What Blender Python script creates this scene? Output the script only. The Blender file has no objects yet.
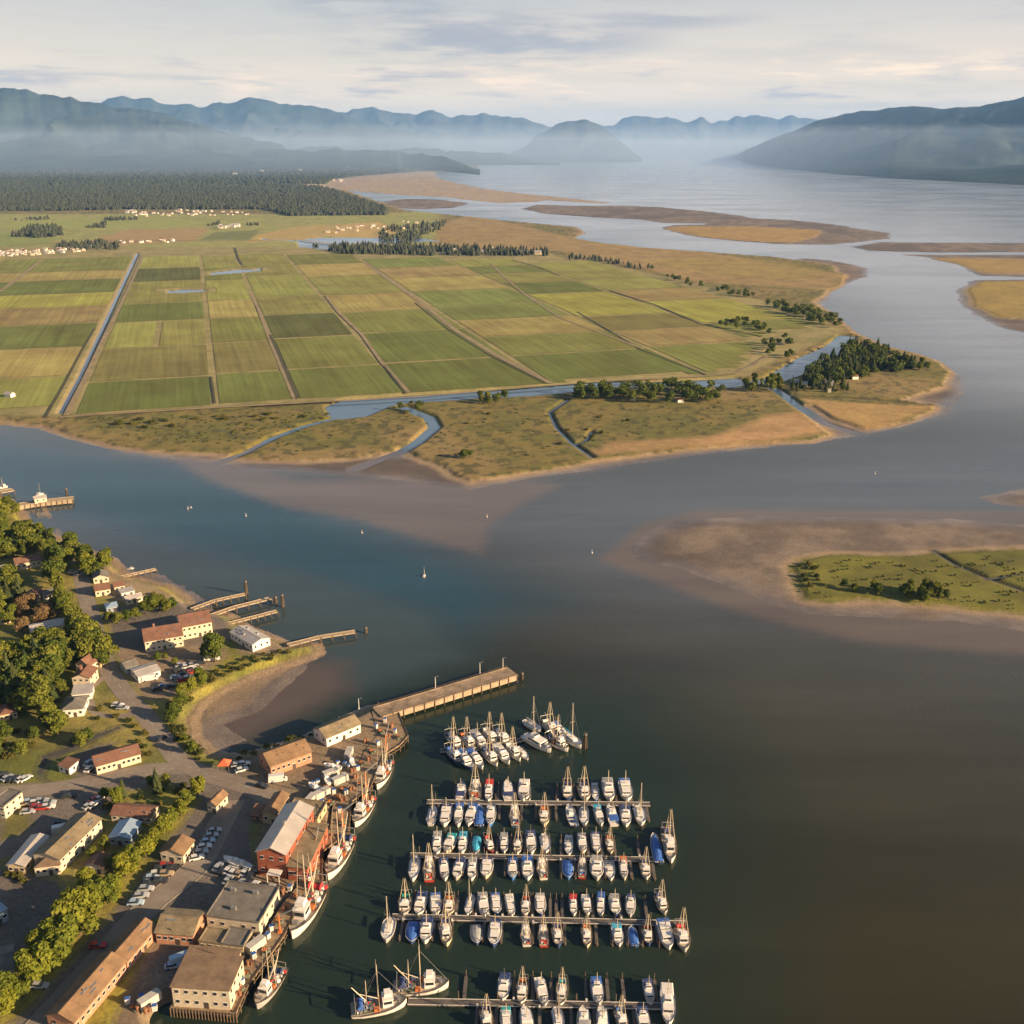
import bpy, bmesh, math, random
import numpy as np
from mathutils import Vector, Matrix
R = math.radians
random.seed(7); np.random.seed(7)
scene = bpy.context.scene
C = bpy.data.collections.new("Scene"); scene.collection.children.link(C)

# ------------------------------------------------------------------ camera
CAM_H, FOC, HORIZON = 225.0, 1024.0, 148.0
TH = math.atan((512 - HORIZON) / FOC)
cam_d = bpy.data.cameras.new("camera"); cam = bpy.data.objects.new("camera", cam_d); scene.collection.objects.link(cam)
cam.location = (0, 0, CAM_H); cam.rotation_euler = (math.pi/2 - TH, 0, 0)
cam_d.sensor_width = 36; cam_d.lens = 36 * FOC / 1024; cam_d.clip_start = 1; cam_d.clip_end = 120000
scene.camera = cam
# ------------------------------------------------------------------ light
SUN_AZ, SUN_EL = 111.0, 17.5          # clockwise from +Y
w = bpy.data.worlds.new("World"); scene.world = w; w.use_nodes = True
nt = w.node_tree; nt.nodes.clear()
def N(nt, t, **k):
    n = nt.nodes.new(t)
    for a, b in k.items(): setattr(n, a, b)
    return n
def L(nt, a, b): nt.links.new(a, b)
def math_node(nt, op, a, b=None, c=None, clamp=False):
    n = N(nt, 'ShaderNodeMath', operation=op, use_clamp=clamp)
    for i, v in enumerate((a, b, c)):
        if v is None: continue
        if isinstance(v, (int, float)): n.inputs[i].default_value = v
        else: L(nt, v, n.inputs[i])
    return n.outputs[0]
def maprange(nt, v, a, b, c=0.0, d=1.0, smooth=True):
    n = N(nt, 'ShaderNodeMapRange', interpolation_type='SMOOTHSTEP' if smooth else 'LINEAR')
    L(nt, v, n.inputs[0])
    for i, x in enumerate((a, b, c, d)): n.inputs[i+1].default_value = x
    return n.outputs[0]
def mixc(nt, f, a, b, mode='MIX'):
    n = N(nt, 'ShaderNodeMix', data_type='RGBA', blend_type=mode)
    for s, v in ((n.inputs[0], f), (n.inputs[6], a), (n.inputs[7], b)):
        if isinstance(v, (int, float)): s.default_value = v
        elif isinstance(v, tuple): s.default_value = (*v, 1) if len(v) == 3 else v
        else: L(nt, v, s)
    return n.outputs[2]
def noise(nt, vec, scale, detail=3, rough=.55, out=0):
    n = N(nt, 'ShaderNodeTexNoise'); n.inputs['Scale'].default_value = scale
    n.inputs['Detail'].default_value = detail; n.inputs['Roughness'].default_value = rough
    if vec is not None: L(nt, vec, n.inputs['Vector'])
    return n.outputs[out]
sky = N(nt, 'ShaderNodeTexSky', sky_type='NISHITA', sun_disc=False)
sky.sun_elevation = R(SUN_EL); sky.sun_rotation = R(SUN_AZ); sky.altitude = 100
sky.air_density = 1.0; sky.dust_density = 1.2; sky.ozone_density = 1.2
tc = N(nt, 'ShaderNodeTexCoord'); sep = N(nt, 'ShaderNodeSeparateXYZ'); L(nt, tc.outputs['Generated'], sep.inputs[0])
zc = math_node(nt, 'MAXIMUM', sep.outputs[2], 0.0)
zz = math_node(nt, 'ADD', zc, 0.035)
px = math_node(nt, 'DIVIDE', sep.outputs[0], zz); py = math_node(nt, 'DIVIDE', sep.outputs[1], zz)
comb = N(nt, 'ShaderNodeCombineXYZ'); L(nt, px, comb.inputs[0]); L(nt, py, comb.inputs[1])
mp = N(nt, 'ShaderNodeMapping'); L(nt, comb.outputs[0], mp.inputs[0]); mp.inputs['Scale'].default_value = (.32, .75, 1); mp.inputs['Location'].default_value = (1.7, .6, 0)
veil = maprange(nt, noise(nt, mp.outputs[0], .55, 5, .6), .34, .62)
mp2 = N(nt, 'ShaderNodeMapping'); L(nt, tc.outputs['Generated'], mp2.inputs[0]); mp2.inputs['Scale'].default_value = (3.2, 3.2, 26); mp2.inputs['Location'].default_value = (4.3, 2.0, .5)
streak = noise(nt, mp2.outputs[0], 1.5, 7, .58)
grey = maprange(nt, streak, .53, .70)
gband = maprange(nt, zc, .055, .10)
grey = math_node(nt, 'MULTIPLY', grey, gband)
# low cumulus band just above the far mountains
mp3 = N(nt, 'ShaderNodeMapping'); L(nt, tc.outputs['Generated'], mp3.inputs[0]); mp3.inputs['Scale'].default_value = (9, 9, 70)
cu = maprange(nt, noise(nt, mp3.outputs[0], 1.6, 6, .6), .47, .66)
cband = math_node(nt, 'MULTIPLY', maprange(nt, zc, .028, .046), maprange(nt, zc, .062, .082, 1, 0))
cu = math_node(nt, 'MULTIPLY', cu, cband)
def cloud_patch(x, y, rx, ry):
    "soft oval of sky round a bearing, where a bank of cloud stands"
    ys_, zs_ = ct0 + (512-y)/FOC*st0, -st0 + (512-y)/FOC*ct0; xs0 = (x-512)/FOC; l_ = math.sqrt(xs0*xs0+ys_*ys_+zs_*zs_)
    a_ = math_node(nt, 'DIVIDE', math_node(nt, 'SUBTRACT', sep.outputs[0], xs0/l_), rx/FOC); b_ = math_node(nt, 'DIVIDE', math_node(nt, 'SUBTRACT', sep.outputs[2], zs_/l_), ry/FOC)
    d_ = math_node(nt, 'ADD', math_node(nt, 'MULTIPLY', a_, a_), math_node(nt, 'MULTIPLY', b_, b_)); 
    d_ = math_node(nt, 'MULTIPLY', d_, maprange(nt, sep.outputs[1], 0, .1)); d_ = math_node(nt, 'ADD', d_, maprange(nt, sep.outputs[1], 0, .1, 9, 0))
    return maprange(nt, d_, 0, 1.0, 1, 0)
ct0, st0 = math.cos(TH), math.sin(TH)
pt = math_node(nt, 'MAXIMUM', cloud_patch(490, 38, 190, 34), cloud_patch(1010, 70, 95, 12))
pt = math_node(nt, 'MAXIMUM', pt, cloud_patch(380, 8, 110, 14)); pt = math_node(nt, 'MAXIMUM', pt, math_node(nt, 'MULTIPLY', cloud_patch(620, 20, 150, 12), .8)); pt = math_node(nt, 'MAXIMUM', pt, math_node(nt, 'MULTIPLY', cloud_patch(110, 82, 160, 9), .9))
pt = math_node(nt, 'MULTIPLY', pt, maprange(nt, noise(nt, mp2.outputs[0], 2.6, 7, .62), .36, .60))
bg = N(nt, 'ShaderNodeBackground'); out = N(nt, 'ShaderNodeOutputWorld')
skyc = N(nt, 'ShaderNodeVectorMath', operation='SCALE'); L(nt, sky.outputs[0], skyc.inputs[0]); skyc.inputs['Scale'].default_value = 1.0
SKYM = 1.0
veilcol = mixc(nt, maprange(nt, zc, .02, .145), (11.5, 8.6, 5.7), (5.5, 5.3, 5.1))
veilf = math_node(nt, 'MULTIPLY', math_node(nt, 'ADD', math_node(nt, 'MULTIPLY', veil, .2), .75), maprange(nt, zc, .13, .45, 1.0, .05))
c1 = mixc(nt, veilf, skyc.outputs[0], veilcol)
c2 = mixc(nt, math_node(nt, 'MAXIMUM', math_node(nt, 'MULTIPLY', grey, .35), math_node(nt, 'MULTIPLY', pt, .85)), c1, (3.7, 3.65, 3.95))
c3 = mixc(nt, math_node(nt, 'MULTIPLY', cu, .75), c2, mixc(nt, maprange(nt, streak, .42, .6), (4.6, 4.1, 4.2), (13.0, 9.4, 6.0)))
L(nt, c3, bg.inputs[0]); bg.inputs[1].default_value = 0.0425
L(nt, bg.outputs[0], out.inputs[0])
sd = bpy.data.lights.new("sun", 'SUN'); sun = bpy.data.objects.new("sun", sd); scene.collection.objects.link(sun)
sd.energy = 5.0; sd.angle = R(.5); sd.color = (1.0, .72, .43)
sv = Vector((math.sin(R(SUN_AZ))*math.cos(R(SUN_EL)), math.cos(R(SUN_AZ))*math.cos(R(SUN_EL)), math.sin(R(SUN_EL))))
sun.rotation_euler = sv.to_track_quat('Z', 'Y').to_euler(); sun.location = (0, 0, 400)
vs = scene.view_settings; vs.view_transform = 'Standard'; vs.look = 'None'; vs.gamma = 1; vs.exposure = 1.5; vs.use_curve_mapping = False
scene.cycles.volume_bounces = 1; scene.cycles.max_bounces = 6; scene.cycles.use_denoising = True
scene.cycles.transparent_max_bounces = 12

# ------------------------------------------------------------------ helpers
ct, st = math.cos(TH), math.sin(TH)
def P(x, y, z=0.0):
    "photo pixel -> point of the horizontal plane at height z"
    dx, dy, dz = (x-512), FOC*ct - (512-y)*-st, -FOC*st + (512-y)*ct
    t = (z - CAM_H) / dz
    return Vector((dx*t, dy*t, z))
def PA(a, z=0.0):
    a = np.asarray(a, float); x, y = a[..., 0], a[..., 1]
    dy = FOC*ct + (512-y)*st; dz = -FOC*st + (512-y)*ct; t = (z - CAM_H)/dz
    return np.stack([(x-512)*t, dy*t], -1)
def P(x, y, z=0.0):
    q = PA((x, y), z); return Vector((float(q[0]), float(q[1]), z))
def mpp(y):   # metres per pixel across at row y
    return P(513, y).x
def vnoise(X, Y, s, seed=0):
    "value noise, 0..1"
    X = X/s + seed*17.13; Y = Y/s + seed*9.71
    xi = np.floor(X); yi = np.floor(Y); fx = X-xi; fy = Y-yi
    fx = fx*fx*(3-2*fx); fy = fy*fy*(3-2*fy)
    def h(a, b):
        v = np.sin(a*127.1 + b*311.7 + seed*74.7)*43758.5453
        return v - np.floor(v)
    return (h(xi, yi)*(1-fx) + h(xi+1, yi)*fx)*(1-fy) + (h(xi, yi+1)*(1-fx) + h(xi+1, yi+1)*fx)*fy
def fbm(X, Y, s, seed=0, o=4):
    r = 0; a = .5
    for i in range(o): r = r + a*vnoise(X, Y, s/2**i, seed+i); a *= .5
    return r/(1-.5**o)
def sdist(pts, poly, margin=1e9):
    "signed distance to a closed polygon, >0 inside; pts (n,2)"
    poly = np.asarray(poly, float); n = len(pts); res = np.full(n, -margin)
    lo = poly.min(0)-margin; hi = poly.max(0)+margin
    m = (pts[:, 0] > lo[0]) & (pts[:, 0] < hi[0]) & (pts[:, 1] > lo[1]) & (pts[:, 1] < hi[1])
    q = pts[m]
    if len(q) == 0: return res
    d2 = np.full(len(q), 1e30); ins = np.zeros(len(q), bool)
    for i in range(len(poly)):
        a = poly[i-1]; b = poly[i]; e = b-a; wv = q-a
        t = np.clip((wv@e)/max(e@e, 1e-9), 0, 1)
        dd = wv - t[:, None]*e; d2 = np.minimum(d2, (dd**2).sum(1))
        c = ((a[1] <= q[:, 1]) & (b[1] > q[:, 1])) | ((b[1] <= q[:, 1]) & (a[1] > q[:, 1]))
        if abs(e[1]) > 1e-9:
            xs = a[0] + (q[:, 1]-a[1])/e[1]*e[0]; ins ^= c & (q[:, 0] < xs)
    d = np.sqrt(d2); d[~ins] *= -1; res[m] = np.maximum(d, -margin); return res
def ldist(pts, line, wid, margin=60):
    "width-normalised: half width minus distance to a polyline (per-vertex half widths)"
    line = np.asarray(line, float); res = np.full(len(pts), -margin*1.0)
    lo = line.min(0)-margin; hi = line.max(0)+margin
    m = (pts[:, 0] > lo[0]) & (pts[:, 0] < hi[0]) & (pts[:, 1] > lo[1]) & (pts[:, 1] < hi[1])
    q = pts[m]; r = np.full(len(q), -margin*1.0)
    for i in range(len(line)-1):
        a, b = line[i], line[i+1]; e = b-a; wv = q-a
        t = np.clip((wv@e)/max(e@e, 1e-9), 0, 1); d = np.sqrt(((wv-t[:, None]*e)**2).sum(1))
        r = np.maximum(r, wid[i]*(1-t)+wid[i+1]*t - d)
    res[m] = r; return res
def sm(x, a, b):
    t = np.clip((x-a)/(b-a), 0, 1); return t*t*(3-2*t)
def inside(p, poly):
    c = False
    for i in range(len(poly)):
        a, b = poly[i-1], poly[i]
        if (a[1] > p[1]) != (b[1] > p[1]) and p[0] < (b[0]-a[0])*(p[1]-a[1])/(b[1]-a[1])+a[0]: c = not c
    return c

MATS = {}
def mat(name, col, rough=.7, metal=0.0, var=0.12, scale=.6, spec=.4, wave=None, bump=0.0):
    "procedural surface: base colour broken up by two noises in object space (+ optional ribs)"
    if name in MATS: return MATS[name]
    m = bpy.data.materials.new(name); m.use_nodes = True; t = m.node_tree; b = t.nodes['Principled BSDF']
    tc = N(t, 'ShaderNodeTexCoord'); oi = N(t, 'ShaderNodeObjectInfo')
    n1 = noise(t, tc.outputs['Object'], scale, 4); n2 = noise(t, tc.outputs['Object'], scale*7, 3)
    f = math_node(t, 'ADD', math_node(t, 'MULTIPLY', n1, .65), math_node(t, 'MULTIPLY', n2, .35))
    f = maprange(t, f, .3, .7, 1-var*1.6, 1+var*1.2, False)
    if wave:
        wv = N(t, 'ShaderNodeTexWave', bands_direction=wave[0]); L(t, tc.outputs['Object'], wv.inputs[0])
        wv.inputs['Scale'].default_value = wave[1]; wv.inputs['Distortion'].default_value = .4
        f = math_node(t, 'MULTIPLY', f, maprange(t, wv.outputs[1], 0, 1, 1-wave[2], 1))
    sc = N(t, 'ShaderNodeVectorMath', operation='SCALE'); sc.inputs[0].default_value = col; L(t, f, sc.inputs['Scale'])
    L(t, sc.outputs[0], b.inputs['Base Color']); b.inputs['Roughness'].default_value = rough; b.inputs['Metallic'].default_value = metal
    b.inputs['Specular IOR Level'].default_value = spec
    if bump:
        bp = N(t, 'ShaderNodeBump'); bp.inputs['Strength'].default_value = bump; L(t, n2, bp.inputs['Height']); L(t, bp.outputs[0], b.inputs['Normal'])
    MATS[name] = m; return m

class MB:
    def __init__(s): s.v = []; s.f = []; s.m = []
    def add(s, vs, fs, m=0):
        o = len(s.v); s.v += [tuple(v) for v in vs]; s.f += [tuple(i+o for i in f) for f in fs]; s.m += [m]*len(fs); return s
    def box(s, c, size, rz=0, m=0, taper=1.0):
        x, y, z = (a/2 for a in size); cs, sn = math.cos(rz), math.sin(rz); vs = []
        for k, t in ((-1, 1), (1, taper)):
            for a, b in ((-1, -1), (1, -1), (1, 1), (-1, 1)):
                X, Y = a*x*t, b*y*t; vs.append((c[0]+X*cs-Y*sn, c[1]+X*sn+Y*cs, c[2]+k*z))
        return s.add(vs, [(3, 2, 1, 0), (4, 5, 6, 7), (0, 1, 5, 4), (1, 2, 6, 5), (2, 3, 7, 6), (3, 0, 4, 7)], m)
    def tube(s, a, b, r0, r1=None, n=6, m=0):
        r1 = r0 if r1 is None else r1
        a, b = Vector(a), Vector(b); d = (b-a); q = d.to_track_quat('Z', 'Y') if d.length > 1e-6 else Matrix().to_quaternion(); vs = []
        for p, r in ((a, r0), (b, r1)):
            for i in range(n): vs.append(p + q @ Vector((r*math.cos(i*2*math.pi/n), r*math.sin(i*2*math.pi/n), 0)))
        fs = [(i, (i+1) % n, n+(i+1) % n, n+i) for i in range(n)] + [tuple(range(n-1, -1, -1)), tuple(range(n, 2*n))]
        return s.add(vs, fs, m)
    def prism(s, pts, z0, z1, m=0, mtop=None):
        n = len(pts); vs = [(p[0], p[1], z0) for p in pts] + [(p[0], p[1], z1) for p in pts]
        s.add(vs, [(i, (i+1) % n, n+(i+1) % n, n+i) for i in range(n)] + [tuple(range(n-1, -1, -1))], m)
        return s.add([(p[0], p[1], z1) for p in pts], [tuple(range(n))], m if mtop is None else mtop)
    def loft(s, secs, m=0, caps=True):
        n = len(secs[0]); vs = [p for q in secs for p in q]; fs = []
        for k in range(len(secs)-1):
            for i in range(n-1): fs.append((k*n+i, k*n+i+1, (k+1)*n+i+1, (k+1)*n+i))
        if caps: fs += [tuple(range(n-1, -1, -1)), tuple(range((len(secs)-1)*n, len(secs)*n))]
        return s.add(vs, fs, m)
    def mesh(s, name, mats):
        me = bpy.data.meshes.new(name); me.from_pydata(s.v, [], s.f)
        for m in mats: me.materials.append(m)
        me.polygons.foreach_set('material_index', s.m); me.update(); return me
    def build(s, name, mats, parent=None, loc=None, rz=0):
        if not isinstance(mats, (list, tuple)): mats = [mats]
        o = bpy.data.objects.new(name, s.mesh(name, mats)); C.objects.link(o)
        if parent is not None: o.parent = parent
        if loc is not None: o.location = loc
        o.rotation_euler[2] = rz
        return o
def tag(o, label=None, cat=None, group=None, kind=None):
    if label: o['label'] = label
    if cat: o['category'] = cat
    if group: o['group'] = group
    if kind: o['kind'] = kind
    return o
def empty(name, loc, rz=0, label=None, cat=None, group=None):
    o = bpy.data.objects.new(name, None); C.objects.link(o); o.location = loc; o.rotation_euler[2] = rz; o.empty_display_size = .5
    return tag(o, label, cat, group)
def dup(root, loc, rz, sc=1.0, label=None, group=None, cat=None):
    def rec(o, par):
        c = o.copy(); C.objects.link(c)
        if par is not None: c.parent = par
        for ch in KIDS.get(o.name, ()): rec(ch, c)
        return c
    KIDS.setdefault(root.name, list(root.children))
    for ch in KIDS[root.name]: KIDS.setdefault(ch.name, list(ch.children))
    r = rec(root, None); r.location = loc; r.rotation_euler[2] = rz
    r.scale = (sc, sc, sc) if isinstance(sc, (int, float)) else sc
    tag(r, label, cat, group); return r
KIDS = {}
ORD = ['first', 'second', 'third', 'fourth', 'fifth', 'sixth', 'seventh', 'eighth', 'ninth', 'tenth', 'eleventh', 'twelfth', 'thirteenth', 'fourteenth', 'fifteenth', 'sixteenth', 'seventeenth', 'eighteenth', 'nineteenth', 'twentieth', 'twenty-first', 'twenty-second', 'twenty-third', 'twenty-fourth', 'twenty-fifth', 'twenty-sixth', 'twenty-seventh', 'twenty-eighth', 'twenty-ninth', 'thirtieth']
# ------------------------------------------------------------------ terrain, outlines read off the photograph and laid on the ground
ZL, ZT = 1.6, 3.0           # delta plain, town
delta = [(-700, 405), (-300, 412), (0, 421), (40, 425), (75, 436), (110, 445), (150, 450), (190, 452), (215, 453), (250, 459), (300, 461), (350, 458), (385, 452), (402, 448), (412, 455), (440, 465), (452, 474), (470, 481), (500, 477), (540, 470), (600, 460), (660, 452), (720, 446), (770, 442), (810, 440), (833, 434), (815, 420), (798, 404), (812, 405), (830, 418), (865, 429), (895, 425), (936, 410), (938, 403), (905, 399), (946, 386), (950, 372), (936, 360), (915, 352), (880, 344), (850, 330), (838, 318), (815, 302), (822, 296), (842, 284), (846, 275), (820, 263), (770, 256), (700, 251), (640, 247), (606, 243), (572, 238), (584, 232), (575, 226.5), (519, 221.5), (466, 216), (425, 212), (400, 209), (345, 190), (320, 186), (340, 178), (420, 174.5), (440, 172), (478, 167), (480, 165), (450, 161.5), (400, 158), (-900, 154)]
fl = {}
fl['A'] = [(300, 185), (353, 177), (416, 172), (434, 171.5), (441, 179), (462, 184), (487, 189), (519, 193), (559, 197), (616, 203), (600, 203.8), (545, 200.5), (537, 202.3), (500, 203.3), (470, 200.5), (445, 197.3), (403, 195.3), (362, 192), (330, 189)]
fl['A2'] = [(370, 204), (403, 198.6), (440, 199.5), (470, 203), (455, 208), (420, 209.5), (385, 208)]
fl['B2'] = [(690, 222.5), (745, 217.5), (800, 220.5), (850, 226), (800, 226), (724, 226)]
fl['B'] = [(521, 209), (537, 204.6), (581, 205.6), (620, 205.5), (662, 207), (705, 211), (745, 216), (760, 221), (700, 224), (662, 223), (641, 220), (600, 218), (545, 214)]
fl['C'] = [(661, 227), (675, 224.5), (724, 224.5), (799, 223), (848, 227), (892, 233), (889, 239), (832, 245), (778, 244.5), (703, 238.5), (670, 232)]
fl['D'] = [(848, 247), (880, 242), (1024, 243), (1500, 246), (1500, 256), (1024, 252.5), (940, 253), (870, 251)]
fl['E'] = [(898, 254.5), (1024, 255), (1500, 259), (1500, 283), (1024, 277), (975, 276), (965, 267), (940, 259)]
fl['F'] = [(958, 290), (975, 280), (1024, 279.5), (1500, 288), (1500, 365), (1024, 334), (1000, 327), (972, 313), (958, 301)]
fl['G'] = [(975, 497), (1024, 488), (1400, 482), (1400, 530), (1024, 509), (992, 504)]
fl['H'] = [(633, 549), (648, 531), (680, 519), (760, 516), (850, 517), (950, 519), (1024, 524), (1500, 535), (1500, 660), (1024, 632), (960, 622), (880, 618), (800, 615), (770, 604), (730, 588), (680, 570), (640, 562)]
fl['I'] = [(799, 258), (830, 260), (868, 268), (867, 277), (846, 284), (830, 296), (818, 310), (800, 300), (780, 270)]
fl['J'] = [(905, 388), (946, 370), (962, 378), (966, 393), (950, 405), (955, 412), (900, 428), (860, 436), (830, 440), (720, 452), (560, 474), (470, 490), (400, 480), (330, 474), (215, 464), (120, 452), (120, 440), (500, 460), (800, 425), (880, 400)]
fl['K'] = [(185, 640), (240, 640), (300, 655), (312, 668), (285, 690), (262, 712), (225, 725), (250, 740), (215, 752), (185, 740)]
fl['M'] = [(40, 500), (60, 540), (110, 566), (165, 575), (200, 598), (215, 615), (100, 600)]
gr = {}
gr['C'] = [(666, 228), (690, 226), (750, 226.5), (820, 230), (815, 237), (790, 242.5), (750, 241), (700, 236.5), (674, 231)]
gr['E'] = [(930, 258), (1024, 259), (1500, 263), (1500, 279), (1024, 273), (985, 273), (960, 264)]
gr['F'] = [(968, 289), (985, 281), (1024, 281), (1500, 290), (1500, 345), (1024, 319), (1000, 317), (975, 306)]
gr['H'] = [(790, 565), (800, 558), (830, 553), (900, 555), (940, 551), (1024, 548), (1500, 545), (1500, 640), (1024, 613), (980, 609), (930, 603), (870, 599), (820, 601), (803, 598), (796, 585)]
gr['I'] = [(700, 251), (790, 259), (835, 266), (840, 276), (800, 284), (740, 276), (680, 262)]
town = [(-500, 500), (-100, 488), (0, 494), (15, 505), (25, 522), (50, 533), (75, 545), (108, 556), (120, 570), (140, 578), (165, 583), (180, 593), (192, 606), (226, 612), (245, 625), (268, 634), (290, 644), (312, 641), (315, 648), (290, 657), (255, 668), (225, 682), (200, 696), (188, 714), (190, 735), (212, 752), (238, 755), (300, 738), (345, 716), (372, 705), (398, 712), (408, 736), (400, 744), (384, 754), (370, 788), (352, 800), (348, 832), (323, 850), (322, 882), (298, 908), (284, 935), (266, 960), (248, 985), (236, 1012), (172, 1010), (160, 1030), (120, 1100), (40, 1300), (-500, 1300)]
creeks = [([(345, 414), (338, 418), (303, 427), (273, 438.5), (244, 453.5), (217, 463)], 8.5), ([(404, 408), (429, 418), (434.6, 428), (417, 443), (402, 451.6), (382, 459), (355, 469)], 13.0),
          ([(568, 400), (549, 413), (556, 428), (572, 444), (592, 458)], 1.6), ([(772, 388), (782, 394), (797, 406), (825, 424), (850, 432), (870, 438)], 11.0), ([(786, 396), (850, 399), (900, 403), (960, 406)], 2.2),
          ([(592, 432), (585, 442), (575, 445)], 1.2), ([(932, 551), (955, 565), (985, 578), (1024, 592)], 1.6), ([(985, 580), (1010, 576), (1060, 570)], 1.4),
          ([(60, 414), (79, 379), (100, 334), (120, 291), (137, 254)], 2.3), ([(225, 412), (256, 408), (330, 404)], 1.4), ([(738, 384), (775, 378)], 4.5), ([(715, 300), (745, 310), (792, 318)], .5)]
ponds = [[(329, 407), (333, 416), (341, 419), (364, 416.5), (385, 407), (402, 403), (440, 401), (480, 398), (530, 396), (600, 389), (660, 386.5), (735, 387), (748, 382), (735, 379), (700, 381), (650, 383), (600, 383), (520, 390), (450, 394), (400, 397), (345, 401)],
         [(760, 384), (775, 374), (800, 359), (828, 347), (841, 336), (853, 337), (838, 352), (824, 366), (800, 374), (775, 383)],
         [(297, 240), (318, 238), (420, 238), (440, 241), (400, 243), (345, 244), (340, 249), (318, 249), (300, 247)], [(210, 273), (235, 270), (260, 269), (259, 271), (230, 274), (213, 275)], [(168, 291), (185, 289.5), (203, 290), (207, 291.5), (185, 293), (170, 293)],
         [(262, 239), (295, 240), (295, 241), (262, 240.5)]]
def W(poly, z=0): return PA(np.array(poly, float), z)
xs = np.arange(-330, 1360, 1.4)
ys = np.concatenate([np.arange(1170, 480, -1.25), np.arange(480, 200, -1.0), np.arange(200, 153.9, -.8)])
GX, GY = np.meshgrid(xs, ys)
XY = PA(np.stack([GX, GY], -1)); shp = GX.shape; pts = XY.reshape(-1, 2); X, Y = pts[:, 0], pts[:, 1]
PXM = (Y*ct + 80)/FOC                       # metres per pixel here, sets how coarse edges wobble
wob = (fbm(X, Y, 60, 3)-.5)*np.clip(PXM*5, 1.0, 14) + (fbm(X, Y, 9, 5)-.5)*np.clip(PXM*3, .8, 8)
def U(d, k, z=0, m=400): return sdist(pts, W(d[k], z), m)
d_delta = sdist(pts, W(delta, ZL), 400) + wob*1.2
d_gr = np.full(len(pts), -400.)
for k in gr: d_gr = np.maximum(d_gr, sdist(pts, W(gr[k], 1.0), 400) + wob*1.2)
d_town = sdist(pts, W(town, ZT), 400) + (fbm(X, Y, 12, 8)-.5)*1.5
d_mud = np.full(len(pts), -400.)
for k in fl: d_mud = np.maximum(d_mud, sdist(pts, W(fl[k]), 400) + wob*1.6)
cut = np.full(len(pts), -60.)
for c, wd in creeks:
    cw = W(c, 0); n = len(cw); hw = [wd*.42*mpp(c[i][1])*(1.0+.5*(i == n-1)) for i in range(n)]
    if wd == 2.3: hw = [wd*.48*mpp(c[i][1]) for i in range(n)]
    cut = np.maximum(cut, ldist(pts, cw, hw) + wob*.12)
for p in ponds: cut = np.maximum(cut, sdist(pts, W(p, 0), 60) + wob*.25 + (2.5 if p[0][1] > 300 else 1))
h = np.full(len(pts), -2.0)
h = np.maximum(h, np.where(d_mud > 0, .03+np.minimum(d_mud*.012, .35) + (fbm(X, Y, 40, 11)-.5)*.10*sm(d_mud, 0, 12), d_mud*.05))
rel = (fbm(X, Y, 70, 2)-.5)*.5
top = lambda d, z, e: np.where(d > 0, .35 + (z-.35)*sm(d, 0, e), .35 + d*.07)
h = np.maximum(h, top(d_delta, ZL, 4.0) + rel*sm(d_delta, 4, 25)*.3)
h = np.maximum(h, top(d_gr, 1.0, 4.0))
h = np.maximum(h, np.where(d_town > 0, .8 + (ZT-.8)*sm(d_town, 0, 4.5), .8 + d_town*.16))
qd_ = ldist(pts, W([(386, 706), (398, 711), (408, 736), (400, 745), (384, 755), (370, 789), (352, 801), (348, 833), (323, 851), (322, 883), (298, 909), (284, 936), (266, 961), (248, 986), (236, 1013), (170, 1009)], ZT), [5.0]*16)
h = np.minimum(h, np.where(qd_ > -20, -.8 - qd_*1.2, 99))
h = np.where(cut > -60, np.minimum(h, np.where(cut > 0, -.25-np.minimum(cut, 3)*.3, -.25 - cut*.55)), h)
h = np.maximum(h, -2.0)
# ---- surface colours
def c3(r, g, b): return np.array([r, g, b], float)
def srgb(r, g, b, k=1.0):
    f = lambda c: ((c/255+.055)/1.055)**2.4 if c > 10 else c/255/12.92
    return np.array([f(r), f(g), f(b)])*k
n1 = fbm(X, Y, 90, 21, 5); n2 = fbm(X, Y, 22, 31, 4); n3 = fbm(X, Y, 6, 41, 3); n4 = vnoise(X, Y, 2.6, 51)
def mx(a, b, f): return a*(1-f[:, None]) + b*f[:, None]
ones = np.ones((len(pts), 1))
g_green, g_olive, g_tan, g_dark = c3(.115, .112, .022), c3(.165, .130, .032), c3(.235, .165, .065), c3(.050, .050, .016)
mud = mx(c3(.130, .100, .078)*ones, c3(.190, .148, .112)*ones, sm(n2, .35, .65))
mud = mx(mud, c3(.080, .064, .054)*ones, sm(n1, .5, .66)*.7)
col = mud.copy()
wet = sm(h, .0, .22)                                   # 0 wet .. 1 dry
marsh = mx(g_olive*ones, g_green*ones, sm(n2, .44, .62)*.8); marsh = mx(marsh, g_tan*ones, sm(n1, .46, .64)*.75)
marsh = mx(marsh, g_dark*ones, sm(n3, .52, .68)*.75)
dl = np.maximum(d_delta, d_gr)
col = mx(col, c3(.30, .215, .125)*ones, sm(dl, -9, -2)*(.55+.45*n2))          # sandy rim
col = mx(col, marsh, sm(dl + (n3-.5)*5, 0, 3.5))
lit = mx(g_green*ones, g_olive*ones, sm(n2, .3, .7)); lit = mx(lit, g_tan*.8*ones, sm(n1, .52, .7)*.4); lit = mx(lit, g_dark*ones, sm(n3, .55, .8)*.35)
def paint(col, poly, c, soft, z=ZL, f=1.0, var=.3, jit=0.0):
    d = sdist(pts, W(poly, z), 80); base = c*(1+var*(n2-.5)*2)[:, None]*ones if c is not None else lit
    return mx(col, base, sm(d + jit*(n3-.5), -soft, soft)*f)
plain = [(-900, 400), (60, 416), (300, 402), (540, 390), (600, 381), (735, 379), (845, 330), (780, 305), (700, 285), (600, 262), (540, 252), (430, 246), (-900, 246)]
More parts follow.
